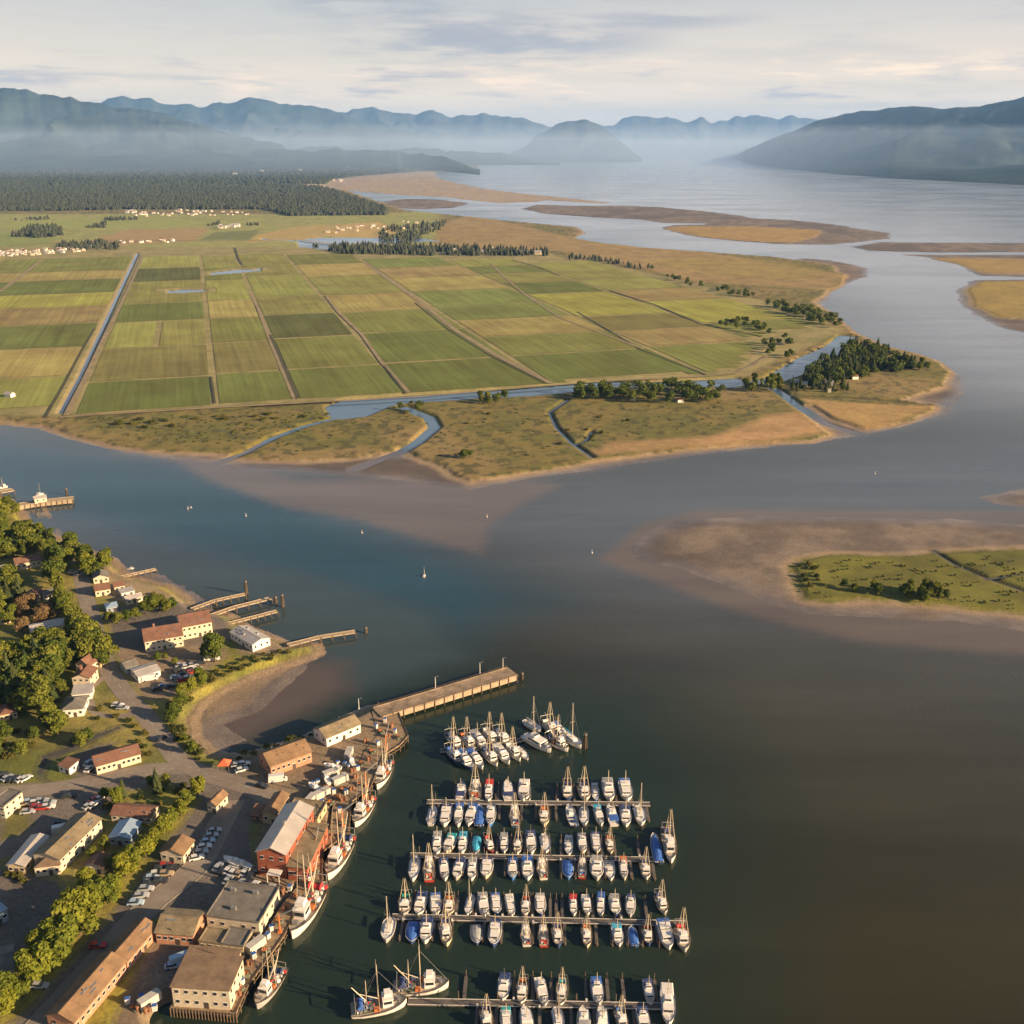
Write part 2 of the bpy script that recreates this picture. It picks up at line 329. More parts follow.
col = mx(col, mx(c3(.27, .225, .09)*ones, c3(.19, .17, .06)*ones, sm(n2, .3, .7)), sm(sdist(pts, W(plain, ZL), 80), -6, 6)*(cut < 2))
far1 = [(-900, 247), (440, 247), (440, 210), (380, 214), (-900, 214)]
col = paint(col, far1, srgb(150, 150, 84, .75), 20, var=.35)
for q, c in (([(100, 247), (90, 240), (130, 229), (210, 228), (195, 241)], srgb(165, 140, 92, .75)), ([(245, 243), (255, 235), (300, 226), (345, 224), (320, 238)], srgb(170, 150, 90, .8)), ([(0, 247), (-60, 240), (0, 232), (60, 238), (40, 246)], srgb(140, 150, 75, .7)),
             ([(0, 222), (120, 217), (220, 222), (180, 228), (0, 228)], srgb(150, 155, 80, .75)), ([(320, 236), (345, 224), (380, 222), (400, 232), (380, 238)], srgb(180, 155, 95, .8)), ([(200, 240), (215, 232), (260, 230), (250, 240)], srgb(120, 125, 70, .7))):
    col = paint(col, q, c, 6, var=.15)
col = paint(col, [(430, 250), (440, 226), (470, 214), (592, 242), (700, 251), (846, 275), (830, 290), (700, 282), (620, 264), (560, 251)], srgb(158, 134, 84, .72), 8, var=.4, jit=20)
col = paint(col, [(640, 262), (700, 256), (790, 262), (830, 272), (800, 280), (720, 276)], srgb(150, 135, 60, .75), 25, f=.5)
for k, c in (('C', srgb(165, 135, 78, .75)), ('E', srgb(160, 135, 75, .75)), ('F', srgb(160, 138, 68, .72))): col = paint(col, gr[k], c, 8, z=1, jit=25)
col = paint(col, gr['H'], srgb(120, 118, 42, .60), 3, z=1, var=.6, jit=6)
# wooded ground of the far shore and the hills
wood = [(-900, 210), (60, 210), (130, 208.5), (265, 208.5), (290, 215), (380, 215), (385, 210), (345, 194), (320, 186), (330, 180), (420, 173), (478, 167), (400, 157), (-900, 153)]
col = paint(col, wood, c3(.030, .042, .028), 40, var=.3)
col = paint(col, fl['A'], srgb(162, 143, 120, .85), 40, z=0, var=.3)
col = paint(col, [(800, 398), (840, 402), (900, 405), (936, 406), (890, 424), (865, 428), (830, 416)], srgb(170, 140, 88, .8), 3)
col = paint(col, [(690, 446), (770, 415), (800, 412), (828, 432), (770, 441)], srgb(178, 142, 98, .8), 8, f=.85)
col = paint(col, [(590, 455), (610, 442), (680, 438), (760, 432), (800, 432), (740, 442)], srgb(178, 142, 98, .8), 6, f=.7)
for c, wd in creeks:
    if wd in (1.6, 2.2, 1.2, 1.4):
        cw = W(c, 0); hw = [wd*.42*mpp(q[1])+1.6 for q in c]
        col = mx(col, c3(.028, .028, .014)*ones, sm(ldist(pts, cw, hw), -1.5, 1.5)*.8)
cw = W(creeks[8][0], 0); col = mx(col, c3(.20, .16, .09)*ones, sm(ldist(pts, cw, [3.6*mpp(q[1]) for q in creeks[8][0]]), -1, 1)*.9)
# town
tw = sm(d_town, -1.0, 1.5); tcol = mx(c3(.235, .205, .036)*ones, c3(.120, .130, .024)*ones, sm(n2, .38, .65)); tcol = mx(tcol, c3(.22, .165, .06)*ones, sm(n1, .5, .68)*.4)
tcol = mx(tcol, g_dark*ones, sm(n3, .55, .75)*.4)
beach = sm(d_town, -30, 1)
col = mx(col, c3(.26, .185, .11)*ones, np.where(h > .12, beach*(.5+.5*n3), 0))
col = mx(col, tcol, tw)
ASPH, ASPH2, DIRT = c3(.170, .140, .112), c3(.135, .114, .096), c3(.27, .20, .13)
def tp(poly, c, soft=.6, f=1.0, var=.12, jit=.6):
    global col; col = paint(col, poly, c, soft, z=ZT, f=f, var=var, jit=jit)
tp([(110, 640), (140, 636), (215, 640), (230, 655), (205, 672), (190, 690), (165, 700), (145, 700), (120, 665)], DIRT*.8, 1.5)
tp([(95, 560), (120, 572), (160, 588), (185, 598), (200, 607), (215, 612), (240, 628), (215, 628), (160, 606), (110, 600), (95, 590)], DIRT, 2, f=.75)
tp([(105, 605), (140, 606), (190, 600), (200, 612), (225, 618), (232, 640), (200, 645), (140, 650), (115, 650)], ASPH2*.9, 1)
tp([(230, 632), (262, 634), (290, 646), (275, 655), (240, 655)], DIRT*.8, 1)
tp([(0, 785), (60, 783), (120, 769), (150, 764), (200, 765), (240, 768), (268, 775), (262, 800), (250, 830), (258, 876), (215, 925), (205, 935), (165, 912), (130, 930), (60, 1020), (20, 1100), (-100, 1100), (30, 1010), (120, 905), (200, 800), (175, 782), (120, 792), (105, 815), (90, 820), (60, 845), (0, 860), (-200, 880), (-200, 800)], ASPH2, .5)
tp([(-200, 900), (0, 868), (60, 880), (70, 905), (40, 945), (0, 975), (-200, 1000)], ASPH2*.9, .8)
tp([(238, 757), (300, 742), (345, 718), (372, 706), (398, 713), (408, 736), (384, 754), (370, 788), (352, 800), (348, 832), (323, 850), (322, 882), (298, 908), (284, 935), (248, 985), (236, 1012), (175, 1010), (170, 1040), (80, 1100), (150, 940), (200, 900), (255, 880), (262, 800)], DIRT*.72, 1.0, var=.3)
tp([(230, 800), (240, 880), (300, 895), (262, 940), (255, 985), (235, 1008), (180, 1005), (165, 1000), (150, 960), (170, 940), (205, 930), (180, 880)], ASPH2*1.0, 1.5, f=.8)
tp([(5, 802), (25, 808), (32, 825), (20, 835), (0, 840)], c3(.12, .11, .03), 1)
for q in ([(34, 775), (40, 755), (62, 748), (90, 735), (120, 725), (125, 728), (100, 738), (70, 752), (50, 760), (44, 778), (60, 790)],): tp(q, c3(.055, .05, .045), .6)
tp([(75, 755), (95, 745), (118, 742), (100, 760), (98, 776), (75, 778)], ASPH2*.8, 1)
rough = .55 + .4*wet
rough = np.where((h < .4) & (dl < 0) & (d_town < 0), .22 + .55*sm(h, .03, .3), .9)
# mesh
H = h.reshape(shp); keep = (H > -.7)
k4 = keep[:-1, :-1] | keep[1:, :-1] | keep[:-1, 1:] | keep[1:, 1:]
ii, jj = np.nonzero(k4); nx = shp[1]; a = ii*nx+jj
quads = np.stack([a, a+1, a+nx+1, a+nx], 1)
used = np.unique(quads); remap = np.full(len(pts), -1); remap[used] = np.arange(len(used)); quads = remap[quads]
def grid_mesh(name, co, quads, colr, rg, m, smooth=True):
    me = bpy.data.meshes.new(name); me.vertices.add(len(co)); me.vertices.foreach_set('co', co.astype(np.float32).ravel())
    me.loops.add(quads.size); me.loops.foreach_set('vertex_index', quads.astype(np.int32).ravel())
    me.polygons.add(len(quads)); me.polygons.foreach_set('loop_start', np.arange(0, quads.size, 4, dtype=np.int32)); me.polygons.foreach_set('loop_total', np.full(len(quads), 4, dtype=np.int32))
    me.update(calc_edges=True)
    at = me.color_attributes.new('Col', 'FLOAT_COLOR', 'POINT'); at.data.foreach_set('color', np.concatenate([colr, rg[:, None]], 1).astype(np.float32).ravel())
    if smooth: me.polygons.foreach_set('use_smooth', np.ones(len(quads), bool))
    me.materials.append(m); o = bpy.data.objects.new(name, me); C.objects.link(o); return o
gm = bpy.data.materials.new('ground_cover'); gm.use_nodes = True; t = gm.node_tree; b = t.nodes['Principled BSDF']
at = N(t, 'ShaderNodeVertexColor', layer_name='Col'); geo = N(t, 'ShaderNodeNewGeometry')
na = noise(t, geo.outputs['Position'], .9, 4, .6); nb = noise(t, geo.outputs['Position'], .12, 5, .6)
fac = math_node(t, 'MULTIPLY', maprange(t, na, .3, .7, .72, 1.25, False), maprange(t, nb, .3, .7, .82, 1.16, False))
sc = N(t, 'ShaderNodeVectorMath', operation='SCALE'); L(t, at.outputs[0], sc.inputs[0]); L(t, fac, sc.inputs['Scale']); L(t, sc.outputs[0], b.inputs['Base Color'])
L(t, at.outputs[1], b.inputs['Roughness']); b.inputs['Specular IOR Level'].default_value = .35
bp = N(t, 'ShaderNodeBump'); bp.inputs['Strength'].default_value = .5; bp.inputs['Distance'].default_value = .35; L(t, na, bp.inputs['Height']); L(t, bp.outputs[0], b.inputs['Normal'])
co = np.concatenate([pts, h[:, None]], 1)[used]
ground = grid_mesh('ground', co, quads, col[used], rough[used], gm); tag(ground, kind='structure')
# the sea bed and the wide country outside the photograph
fb = MB(); S = 46000
fb.add([(-S, -3000, -2.6), (S, -3000, -2.6), (S, S, -2.6), (-S, S, -2.6)], [(0, 1, 2, 3)]).build('sea_bed', mat('sea_bed_mud', (.06, .05, .035), var=.2, scale=.02)); tag(bpy.data.objects['sea_bed'], kind='structure')

# ------------------------------------------------------------------ water
wx = np.concatenate([[-9000, -4000, -1800, -900], np.arange(-330, 1361, 4.5), [1700, 2600, 5000, 9000]])
wy = np.concatenate([[4200, 2400, 1500], np.arange(1170, 200, -4.5), np.arange(200, 150, -1.5), [149.2, 148.6, 148.33]])
WX, WY = np.meshgrid(wx, wy); wp = PA(np.stack([WX, WY], -1)).reshape(-1, 2); a, bb = wp[:, 0], wp[:, 1]
o1 = np.ones((len(wp), 1)); wn = fbm(a, bb, 120, 61, 4); wn2 = fbm(a, bb, 500, 71, 3)
wc = mx(c3(.030, .027, .011)*o1, c3(.036, .031, .014)*o1, sm(wn2, .35, .65))
def tint(poly, c, soft, f=1.0, wob_=30):
    global wc
    d = sdist(wp, W(poly), 3000) + (wn-.5)*wob_; wc = mx(wc, c*o1, sm(d, -soft, soft)*f)
tint([(-300, 420), (0, 430), (200, 460), (470, 490), (640, 470), (900, 450), (1500, 420), (1500, 700), (1024, 680), (700, 640), (480, 560), (0, 560), (-300, 560)], c3(.076, .086, .100), 90)  # estuary silt colour, lightened and blued to carry some sky reflection
tint([(620, 640), (800, 610), (1500, 640), (1500, 760), (1024, 740), (800, 720)], c3(.056, .053, .042), 90)
tint([(700, 700), (1024, 730), (1500, 760), (1500, 850), (800, 800)], c3(.043, .041, .024), 90, .8)
tint([(-300, 640), (380, 640), (660, 690), (740, 800), (740, 1300), (-300, 1300)], c3(.013, .024, .016), 45, .95)
tint([(-200, 445), (0, 440), (180, 465), (300, 500), (430, 545), (560, 600), (470, 640), (330, 610), (200, 560), (0, 500)], c3(.018, .050, .070), 40)
tint([(130, 560), (300, 570), (430, 610), (470, 660), (360, 690), (250, 630)], c3(.040, .058, .062), 12, .8, 14)
tint([(170, 455), (300, 480), (470, 478), (560, 485), (520, 505), (492, 525), (484, 556), (440, 545), (360, 520), (280, 505), (200, 475)], c3(.122, .098, .084), 6, .9, 8)
tint([(600, 560), (640, 525), (700, 510), (860, 510), (1500, 515), (1500, 660), (1024, 655), (860, 640), (740, 612), (640, 575)], c3(.118, .092, .072), 5, .9, 6)
tint([(180, 700), (220, 665), (300, 657), (345, 664), (350, 690), (310, 712), (240, 745), (190, 740)], c3(.092, .068, .054), 11, .9, 10)
tint([(480, 160), (1500, 160), (1500, 440), (1000, 400), (880, 340), (850, 300), (600, 240), (450, 205)], c3(.20, .21, .245), 160, .9)  # silty river, paled so sky reflection is part of the base colour
tint(delta, c3(.07, .125, .20), 10, 1, 0)  # creeks in the delta: blue sky reflection painted into the water colour
tint(fl['J'], c3(.125, .098, .088), 12, .85, 20)
wmesh = bpy.data.materials.new('estuary_water'); wmesh.use_nodes = True; t = wmesh.node_tree; b = t.nodes['Principled BSDF']
at = N(t, 'ShaderNodeVertexColor', layer_name='Col'); b.inputs['Roughness'].default_value = .12; b.inputs['IOR'].default_value = 1.33
geo = N(t, 'ShaderNodeNewGeometry'); mp = N(t, 'ShaderNodeMapping'); L(t, geo.outputs['Position'], mp.inputs[0]); mp.inputs['Rotation'].default_value = (0, 0, R(20)); mp.inputs['Scale'].default_value = (1, .35, 1)
nw = noise(t, mp.outputs[0], .45, 4, .6); nl = noise(t, geo.outputs['Position'], .006, 4, .6)
mp4 = N(t, 'ShaderNodeMapping'); L(t, geo.outputs['Position'], mp4.inputs[0]); mp4.inputs['Rotation'].default_value = (0, 0, R(28)); mp4.inputs['Scale'].default_value = (.0022, .0045, 1)
sl = noise(t, mp4.outputs[0], 1.0, 5, .6)
L(t, maprange(t, sl, .4, .62, .11, .19), b.inputs['Roughness'])
mp5 = N(t, 'ShaderNodeMapping'); L(t, geo.outputs['Position'], mp5.inputs[0]); mp5.inputs['Rotation'].default_value = (0, 0, R(-25)); mp5.inputs['Scale'].default_value = (.004, .022, 1)
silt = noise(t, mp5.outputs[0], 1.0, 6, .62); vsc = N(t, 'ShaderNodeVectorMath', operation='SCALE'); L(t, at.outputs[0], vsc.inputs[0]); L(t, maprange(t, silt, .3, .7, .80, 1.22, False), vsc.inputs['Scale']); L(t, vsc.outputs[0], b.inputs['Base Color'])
bp = N(t, 'ShaderNodeBump'); bp.inputs['Distance'].default_value = .16; L(t, maprange(t, nl, .35, .65, .22, .75), bp.inputs['Strength']); L(t, nw, bp.inputs['Height']); L(t, bp.outputs[0], b.inputs['Normal'])
nyy, nxx = WX.shape; I, J = np.meshgrid(np.arange(nyy-1), np.arange(nxx-1), indexing='ij'); a0 = (I*nxx+J).ravel()
wq = np.stack([a0, a0+1, a0+nxx+1, a0+nxx], 1)
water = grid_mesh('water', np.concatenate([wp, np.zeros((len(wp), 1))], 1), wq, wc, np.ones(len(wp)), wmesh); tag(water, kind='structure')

# ------------------------------------------------------------------ farm fields: a square grid turned 17 degrees, as surveyed
fmat = bpy.data.materials.new('crop_field'); fmat.use_nodes = True; t = fmat.node_tree; b = t.nodes['Principled BSDF']
at = N(t, 'ShaderNodeVertexColor', layer_name='Col'); geo = N(t, 'ShaderNodeNewGeometry')
mp = N(t, 'ShaderNodeMapping'); L(t, geo.outputs['Position'], mp.inputs[0]); mp.inputs['Rotation'].default_value = (0, 0, R(-17.5))
mpb = N(t, 'ShaderNodeMapping'); L(t, mp.outputs[0], mpb.inputs[0]); mpb.inputs['Scale'].default_value = (.22, .004, 1)
rows = noise(t, mpb.outputs[0], 1.0, 3, .6); mpc = N(t, 'ShaderNodeMapping'); L(t, mp.outputs[0], mpc.inputs[0]); mpc.inputs['Scale'].default_value = (.03, .006, 1)
bands = noise(t, mpc.outputs[0], 1.0, 3, .6); patch = noise(t, geo.outputs['Position'], .013, 5, .65)
fac = math_node(t, 'MULTIPLY', math_node(t, 'MULTIPLY', maprange(t, rows, .3, .7, .80, 1.2, False), maprange(t, bands, .3, .7, .88, 1.12, False)), maprange(t, patch, .3, .7, .80, 1.2, False))
sc = N(t, 'ShaderNodeVectorMath', operation='SCALE'); L(t, at.outputs[0], sc.inputs[0]); L(t, fac, sc.inputs['Scale'])
hs = N(t, 'ShaderNodeHueSaturation'); L(t, sc.outputs[0], hs.inputs['Color']); L(t, maprange(t, patch, .3, .7, .485, .512, False), hs.inputs['Hue'])
L(t, hs.outputs[0], b.inputs['Base Color']); b.inputs['Roughness'].default_value = .95; b.inputs['Specular IOR Level'].default_value = .1
VPX = 190.0
az = math.atan((VPX-512)/FOC*ct)         # the columns run this way
d1 = Vector((math.sin(az), math.cos(az), 0)); d2 = Vector((math.cos(az), -math.sin(az), 0))
def uq(x, y): p = P(x, y, ZL); return p.dot(d2), p.dot(d1)
FC = {'g': srgb(118, 118, 52), 'G': srgb(96, 104, 46), 'd': srgb(84, 84, 50), 'y': srgb(160, 156, 50), 't': srgb(166, 146, 78), 'b': srgb(124, 108, 62), 'o': srgb(140, 134, 62), 'p': srgb(156, 130, 80), 'l': srgb(150, 150, 66), 'e': srgb(112, 122, 56), 's': srgb(160, 148, 88)}
cols = {'A0': -700, 'A': -230, 'C0': 62, 'C1': 78, 'V1': 215, 'V2': 297, 'V3': 414, 'V4': 575, 'V5': 767, 'V6': 925, 'V7': 1090}
def colu(k): return uq(cols[k] if not isinstance(k, (int, float)) else k, 400)[0]
# (left column, right column, [(y at the strip's middle), colour, ...])
def strip(lc, rc, xm, items, sub={}):
    u0, u1 = colu(lc), colu(rc); um = (u0+u1)/2
    def qy(y):   # q such that the point (um,q) lands on row y
        lo, hi = 300., 12000.
        for _ in range(50):
            m = (lo+hi)/2; p = d2*um + d1*m; yy = HORIZON + 0
            zc_ = (p.y*ct + (CAM_H-ZL)*st); yy = 512 - FOC*((p.y*st - (CAM_H-ZL)*ct)/zc_)
            if yy > y: lo = m
            else: hi = m
        return (lo+hi)/2
    for i in range(0, len(items)-2, 2):
        q0, q1 = qy(items[i]), qy(items[i+2]); c = items[i+1]
        n = len(c)
        for k in range(n):
            ua = u0+(u1-u0)*k/n; ub = u0+(u1-u0)*(k+1)/n
            FIELDS.append((ua, ub, q0, q1, c[k]))
FIELDS = []
strip('A0', 'A', 0, [425, 'gt', 395, 'tg', 362, 'gy', 330, 'tg', 305, 'yt', 285, 'go', 268, 'gt', 256])
strip('A', 'C0', 0, [416, 'l', 383, 't', 352, 'G', 327, 'p', 309, 'y', 295, 'G', 281, 't', 272, 'g', 258])
strip('C1', 'V1', 0, [414, 'G', 379, 'b', 347, 'lo', 321, 'G', 303, 'o', 281, 'd', 268, 'l', 256])
strip('V1', 'V2', 0, [406, 'G', 372, 'b', 342, 'g', 318, 't', 300, 'l', 280, 'g', 268, 'o', 256])
strip('V2', 'V3', 0, [400, 'G', 367, 'g', 337, 'd', 314, 'o', 296, 'l', 275, 'o', 263, 'o', 254])
strip('V3', 'V4', 0, [392, 'G', 360, 'G', 331, 'g', 311, 't', 294, 'o', 276, 'ts'[0], 264, 'g', 254])
strip('V4', 'V5', 0, [382, 'G', 352, 'g', 334, 't', 318, 'e', 305, 'e', 290, 't', 277, 'p', 267, 'e', 258])
strip('V5', 'V6', 0, [372, 'g', 344, 'p', 329, 'b', 315, 'y', 293, 'G', 282, 'o', 273, 'e', 266, 'l', 259])
strip('V6', 'V7', 0, [353, 'g', 330, 'g', 321, 'y', 300, 'p', 289, 'o', 279, 'o', 271, 'l', 262])
dikep = PA(np.array([(-900, 425), (57, 418), (85, 415), (300, 402), (420, 396), (540, 387), (600, 380), (720, 374), (745, 368), (758, 358), (772, 350), (760, 338), (830, 325), (800, 312), (730, 296), (690, 283), (620, 262), (540, 255), (460, 254), (340, 251), (-900, 254)], float), ZL)
cp = [PA(np.array(p, float), 0) for p in ponds]
fld_i = 0
for (u0, u1, q0, q1, c) in FIELDS:
    g = 4.0; u0 += g; u1 -= g; q0 += g; q1 -= g
    if u1-u0 < 10 or q1-q0 < 10: continue
    nu, nq = max(2, int((u1-u0)/14)), max(2, int((q1-q0)/14))
    uu = np.linspace(u0, u1, nu+1); qq = np.linspace(q0, q1, nq+1); U2, Q2 = np.meshgrid(uu, qq)
    xy = np.stack([U2*d2.x+Q2*d1.x, U2*d2.y+Q2*d1.y], -1).reshape(-1, 2)
    dk = sdist(xy, dikep, 200)
    bad = dk < 5
    for q in cp[2:]: bad |= sdist(xy, q, 60) > -10
    I, J = np.meshgrid(np.arange(nq), np.arange(nu), indexing='ij'); a0 = (I*(nu+1)+J).ravel()
    qd = np.stack([a0, a0+1, a0+nu+2, a0+nu+1], 1); qd = qd[~bad[qd].any(1)]
    if len(qd) < 4: continue
    usd = np.unique(qd); rm = np.full(len(xy), -1); rm[usd] = np.arange(len(usd))
    jit = 1+.16*(random.random()-.5)
    fcc = FC[c]*.80+.20*FC[c].mean(); fcc = fcc*.68+.32*srgb(114, 124, 58); fc = np.tile(fcc*.93*jit, (len(usd), 1)); fc[:, 1] *= 1+.05*(random.random()-.5)
    o = grid_mesh('crop_field', np.concatenate([xy[usd], np.full((len(usd), 1), ZL+.32)], 1), rm[qd], fc, np.ones(len(usd)), fmat, False); tag(o, kind='structure'); fld_i += 1
# farm tracks and drains between the fields
track = mat('farm_track', (.23, .18, .10), .95, var=.25, scale=.05); drain = mat('drain_bank', (.055, .052, .022), .95, var=.3, scale=.05)
def ribbon(name, pxs, wid, z, m, zb=ZL):
    b = MB(); p = [P(x, y, zb) for x, y in pxs]; vs = []
    for i, q in enumerate(p):
        d = (p[min(i+1, len(p)-1)]-p[max(i-1, 0)]); nrm = Vector((-d.y, d.x, 0)).normalized()
        wv = wid[i] if isinstance(wid, (list, tuple)) else wid
        vs += [(q+nrm*wv/2)+Vector((0, 0, z-zb)), (q-nrm*wv/2)+Vector((0, 0, z-zb))]
    fs = [(2*i, 2*i+1, 2*i+3, 2*i+2) for i in range(len(p)-1)]
    o = b.add(vs, fs).build(name, m); tag(o, kind='structure'); return o
for k, (name, pxs, wd, m) in enumerate([
    ('farm_track', [(552, 384), (497, 356), (455, 330), (420, 302), (385, 277), (364, 262)], 7, track), ('drain_bank', [(546, 384), (492, 357), (450, 331), (415, 303)], 2.4, drain),
    ('farm_track', [(0, 292), (20, 277), (42, 260)], 7, track), ('drain_bank', [(298, 399), (278, 352), (270, 335)], 3.1, drain), ('farm_track', [(295, 399), (274, 350), (258, 308), (250, 293)], 5, track),
    ('farm_track', [(409, 393), (382, 363), (362, 335), (338, 312), (326, 296)], 4.5, track), ('drain_bank', [(406, 394), (384, 366)], 2.1, drain), ('drain_bank', [(215, 404), (211, 377)], 2.1, drain),
    ('drain_bank', [(706, 375), (641, 350), (611, 332), (577, 312)], 3.1, drain), ('farm_track', [(640, 348), (560, 318), (525, 295), (505, 278), (490, 263)], 4, track), ('drain_bank', [(762, 337), (700, 324), (655, 305), (610, 291)], 3.5, drain),
    ('farm_track', [(60, 418), (85, 416), (200, 409), (300, 403.5), (420, 397), (500, 390), (600, 382), (700, 377), (735, 374), (752, 366), (768, 356)], 5, track), ('drain_bank', [(45, 418), (62, 388), (85, 345), (95, 328)], 2.8, drain),
    ('farm_track', [(66, 416), (87, 375), (108, 330), (128, 290), (143, 256)], 5, track), ('drain_bank', [(235, 248), (238, 258), (242, 265)], 4.2, drain), ('drain_bank', [(512, 260), (540, 268), (560, 276)], 2.8, drain),
    ('farm_track', [(0, 246), (120, 240), (200, 241), (300, 240), (330, 244), (350, 250)], 12, track)]):
    ribbon(name, pxs, wd, ZL+.55+.05*(k % 4), m)

# ------------------------------------------------------------------ mountains and far hills
def rock(name, c): 
    return mat(name, c, .95, var=.5, scale=.0022, spec=.05)
def massif(name, crest, base, dist, m, seed, nv=64, rug=.75, jag=1.0):
    "crest: px outline of the skyline at distance dist(x); base: height 0 line nearer by `base` metres"
    cx = [c[0] for c in crest]; cy = [c[1] for c in crest]; xs_ = np.arange(cx[0], cx[-1]+1, 2.0); cyi = np.interp(xs_, cx, cy); cyi = cyi + (np.abs(fbm(xs_, xs_*0+seed, 34, seed, 5)-.5)*20-2.6)*jag*np.clip((cyi.max()-cyi)/12, 0, 1)
    D = np.array([dist(x) if callable(dist) else dist for x in xs_]); B = np.array([base(x) if callable(base) else base for x in xs_])
    vs = []; nu = len(xs_)
    dirx = (xs_-512)/FOC; 
    ycam = ct + (512-cyi)/FOC*st; zcam = -st + (512-cyi)/FOC*ct
    t = D/ycam; hc = np.maximum(CAM_H + t*zcam, 2); Xc = dirx*t
    vv = np.linspace(0, 1.5, nv)
    co = []
    for v in vv:
        dd = D-B + B*v; Xr = Xc/D*dd
        s = v if v < 1 else max(0, 1-(v-1)*1.6)
        prof = s**1.15*(.75+.25*s) if v <= 1 else s
        nz = fbm(Xr + fbm(Xr, dd, 900, seed+5, 3)*700, dd*.55, 1900, seed, 5); nz = 1-np.abs(nz*2-1)*2.6; nz = .8*nz + .35*fbm(Xr, dd, 420, seed+9, 4)
        amp = rug*math.sin(math.pi*min(v, 1))
        hh = hc*np.maximum(prof*(1+amp*(nz-.75)*1.1), 0) - (6 if v == 0 else 0)
        if v > 1: hh = hc*prof
        co.append(np.stack([Xr, dd, hh], 1))
    co = np.concatenate(co); I, J = np.meshgrid(np.arange(nv-1), np.arange(nu-1), indexing='ij'); a0 = (I*nu+J).ravel()
    q = np.stack([a0, a0+1, a0+nu+1, a0+nu], 1)
    o = grid_mesh(name, co, q, np.ones((len(co), 3)), np.ones(len(co)), m); tag(o, kind='structure'); return o
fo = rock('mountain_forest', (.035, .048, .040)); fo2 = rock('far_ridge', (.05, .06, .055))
massif('mountains', [(-600, 90), (-300, 88), (0, 90), (22, 90.5), (40, 94), (65, 96), (85, 102), (105, 105), (130, 109), (150, 112), (170, 117), (190, 121), (210, 129), (240, 137), (280, 146), (310, 158)], 5500, 16500, fo, 3)
massif('mountains', [(20, 130), (60, 112), (95, 104), (108, 100), (122, 97), (136, 101), (150, 100), (165, 107), (190, 105), (208, 106), (222, 104), (238, 101), (250, 97.5), (262, 101), (277, 105), (300, 107), (320, 109), (335, 113), (352, 118), (380, 126), (420, 138), (440, 146), (460, 157)], 7000, 25500, fo, 9)
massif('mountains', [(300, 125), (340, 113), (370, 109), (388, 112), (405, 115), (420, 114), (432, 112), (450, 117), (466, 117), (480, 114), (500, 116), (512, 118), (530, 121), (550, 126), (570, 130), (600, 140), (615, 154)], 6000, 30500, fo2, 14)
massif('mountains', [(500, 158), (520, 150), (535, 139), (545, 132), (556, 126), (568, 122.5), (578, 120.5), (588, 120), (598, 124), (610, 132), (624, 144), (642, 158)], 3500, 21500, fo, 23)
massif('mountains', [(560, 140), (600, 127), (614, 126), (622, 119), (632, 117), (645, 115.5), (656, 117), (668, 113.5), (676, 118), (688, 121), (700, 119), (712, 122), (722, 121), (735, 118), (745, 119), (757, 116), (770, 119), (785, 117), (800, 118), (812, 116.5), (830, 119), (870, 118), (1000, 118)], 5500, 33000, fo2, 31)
# the near mountain across the bay rises straight from the shore
shx = [700, 735, 745, 780, 840, 900, 960, 1024, 1150, 1500]; shy = [157.5, 158.5, 162, 168, 174, 178.5, 181.5, 184.5, 190, 200]
def shore_d(x): return float(PA((x, np.interp(x, shx, shy)))[1])
massif('mountains', [(733, 157), (745, 151), (760, 144), (775, 138), (790, 132), (805, 126), (820, 120), (840, 115), (860, 111), (885, 108.5), (900, 105.5), (912, 105), (925, 107), (945, 108), (965, 107), (982, 106), (1000, 102), (1015, 99), (1024, 97), (1100, 86), (1300, 74), (1500, 70)],
       lambda x: max(900, 5200*min(1, (x-725)/120)), lambda x: shore_d(x) + max(900, 5200*min(1, (x-725)/120)), fo, 41, nv=90, rug=.8, jag=.35)
# low wooded hills behind the plain
massif('hills', [(-500, 158), (0, 160), (60, 162), (120, 160), (180, 157), (210, 153), (250, 151), (300, 150), (340, 151), (380, 152.5), (420, 155), (450, 158), (466, 165.5), (473, 168.5), (480, 170.5)], lambda x: 3000 if x < 400 else 1800, lambda x: 14500 if x < 400 else 14500-(x-400)*40, rock('hill_forest', (.032, .042, .030)), 51, rug=.3)
massif('hills', [(-500, 152), (0, 153), (100, 154), (200, 151), (330, 148), (420, 150), (500, 154), (530, 160), (560, 164)], 2500, 17500, rock('hill_forest2', (.035, .045, .034)), 57, rug=.3)
# ------------------------------------------------------------------ haze and the mist lying at the foot of the mountains
def volume_box(name, lo, hi, dens, colr, aniso):
    m = bpy.data.materials.new(name); m.use_nodes = True; t = m.node_tree; t.nodes.clear()
    o_ = N(t, 'ShaderNodeOutputMaterial'); v = N(t, 'ShaderNodeVolumePrincipled'); v.inputs['Density'].default_value = dens; v.inputs['Color'].default_value = (*colr, 1); v.inputs['Anisotropy'].default_value = aniso
    L(t, v.outputs[0], o_.inputs['Volume'])
    c = [(lo[i]+hi[i])/2 for i in range(3)]; s = [hi[i]-lo[i] for i in range(3)]
    o = MB().box(c, s).build(name, m); tag(o, kind='stuff', label='pale blue air haze over the whole estuary' if name == 'haze' else 'low pale mist lying at the foot of the mountains'); return o
volume_box('haze', (-47000, -4000, -4), (47000, 47000, 1560), 2.3e-5, (.23, .50, 1.0), .0)
volume_box('mist', (-30000, 9800, 405), (30000, 36000, 680), 1.6e-5, (.48, .64, .92), .0)
volume_box('mist', (-30000, 8000, -3.4), (30000, 36500, 400), 7.0e-5, (.54, .69, .93), .0)
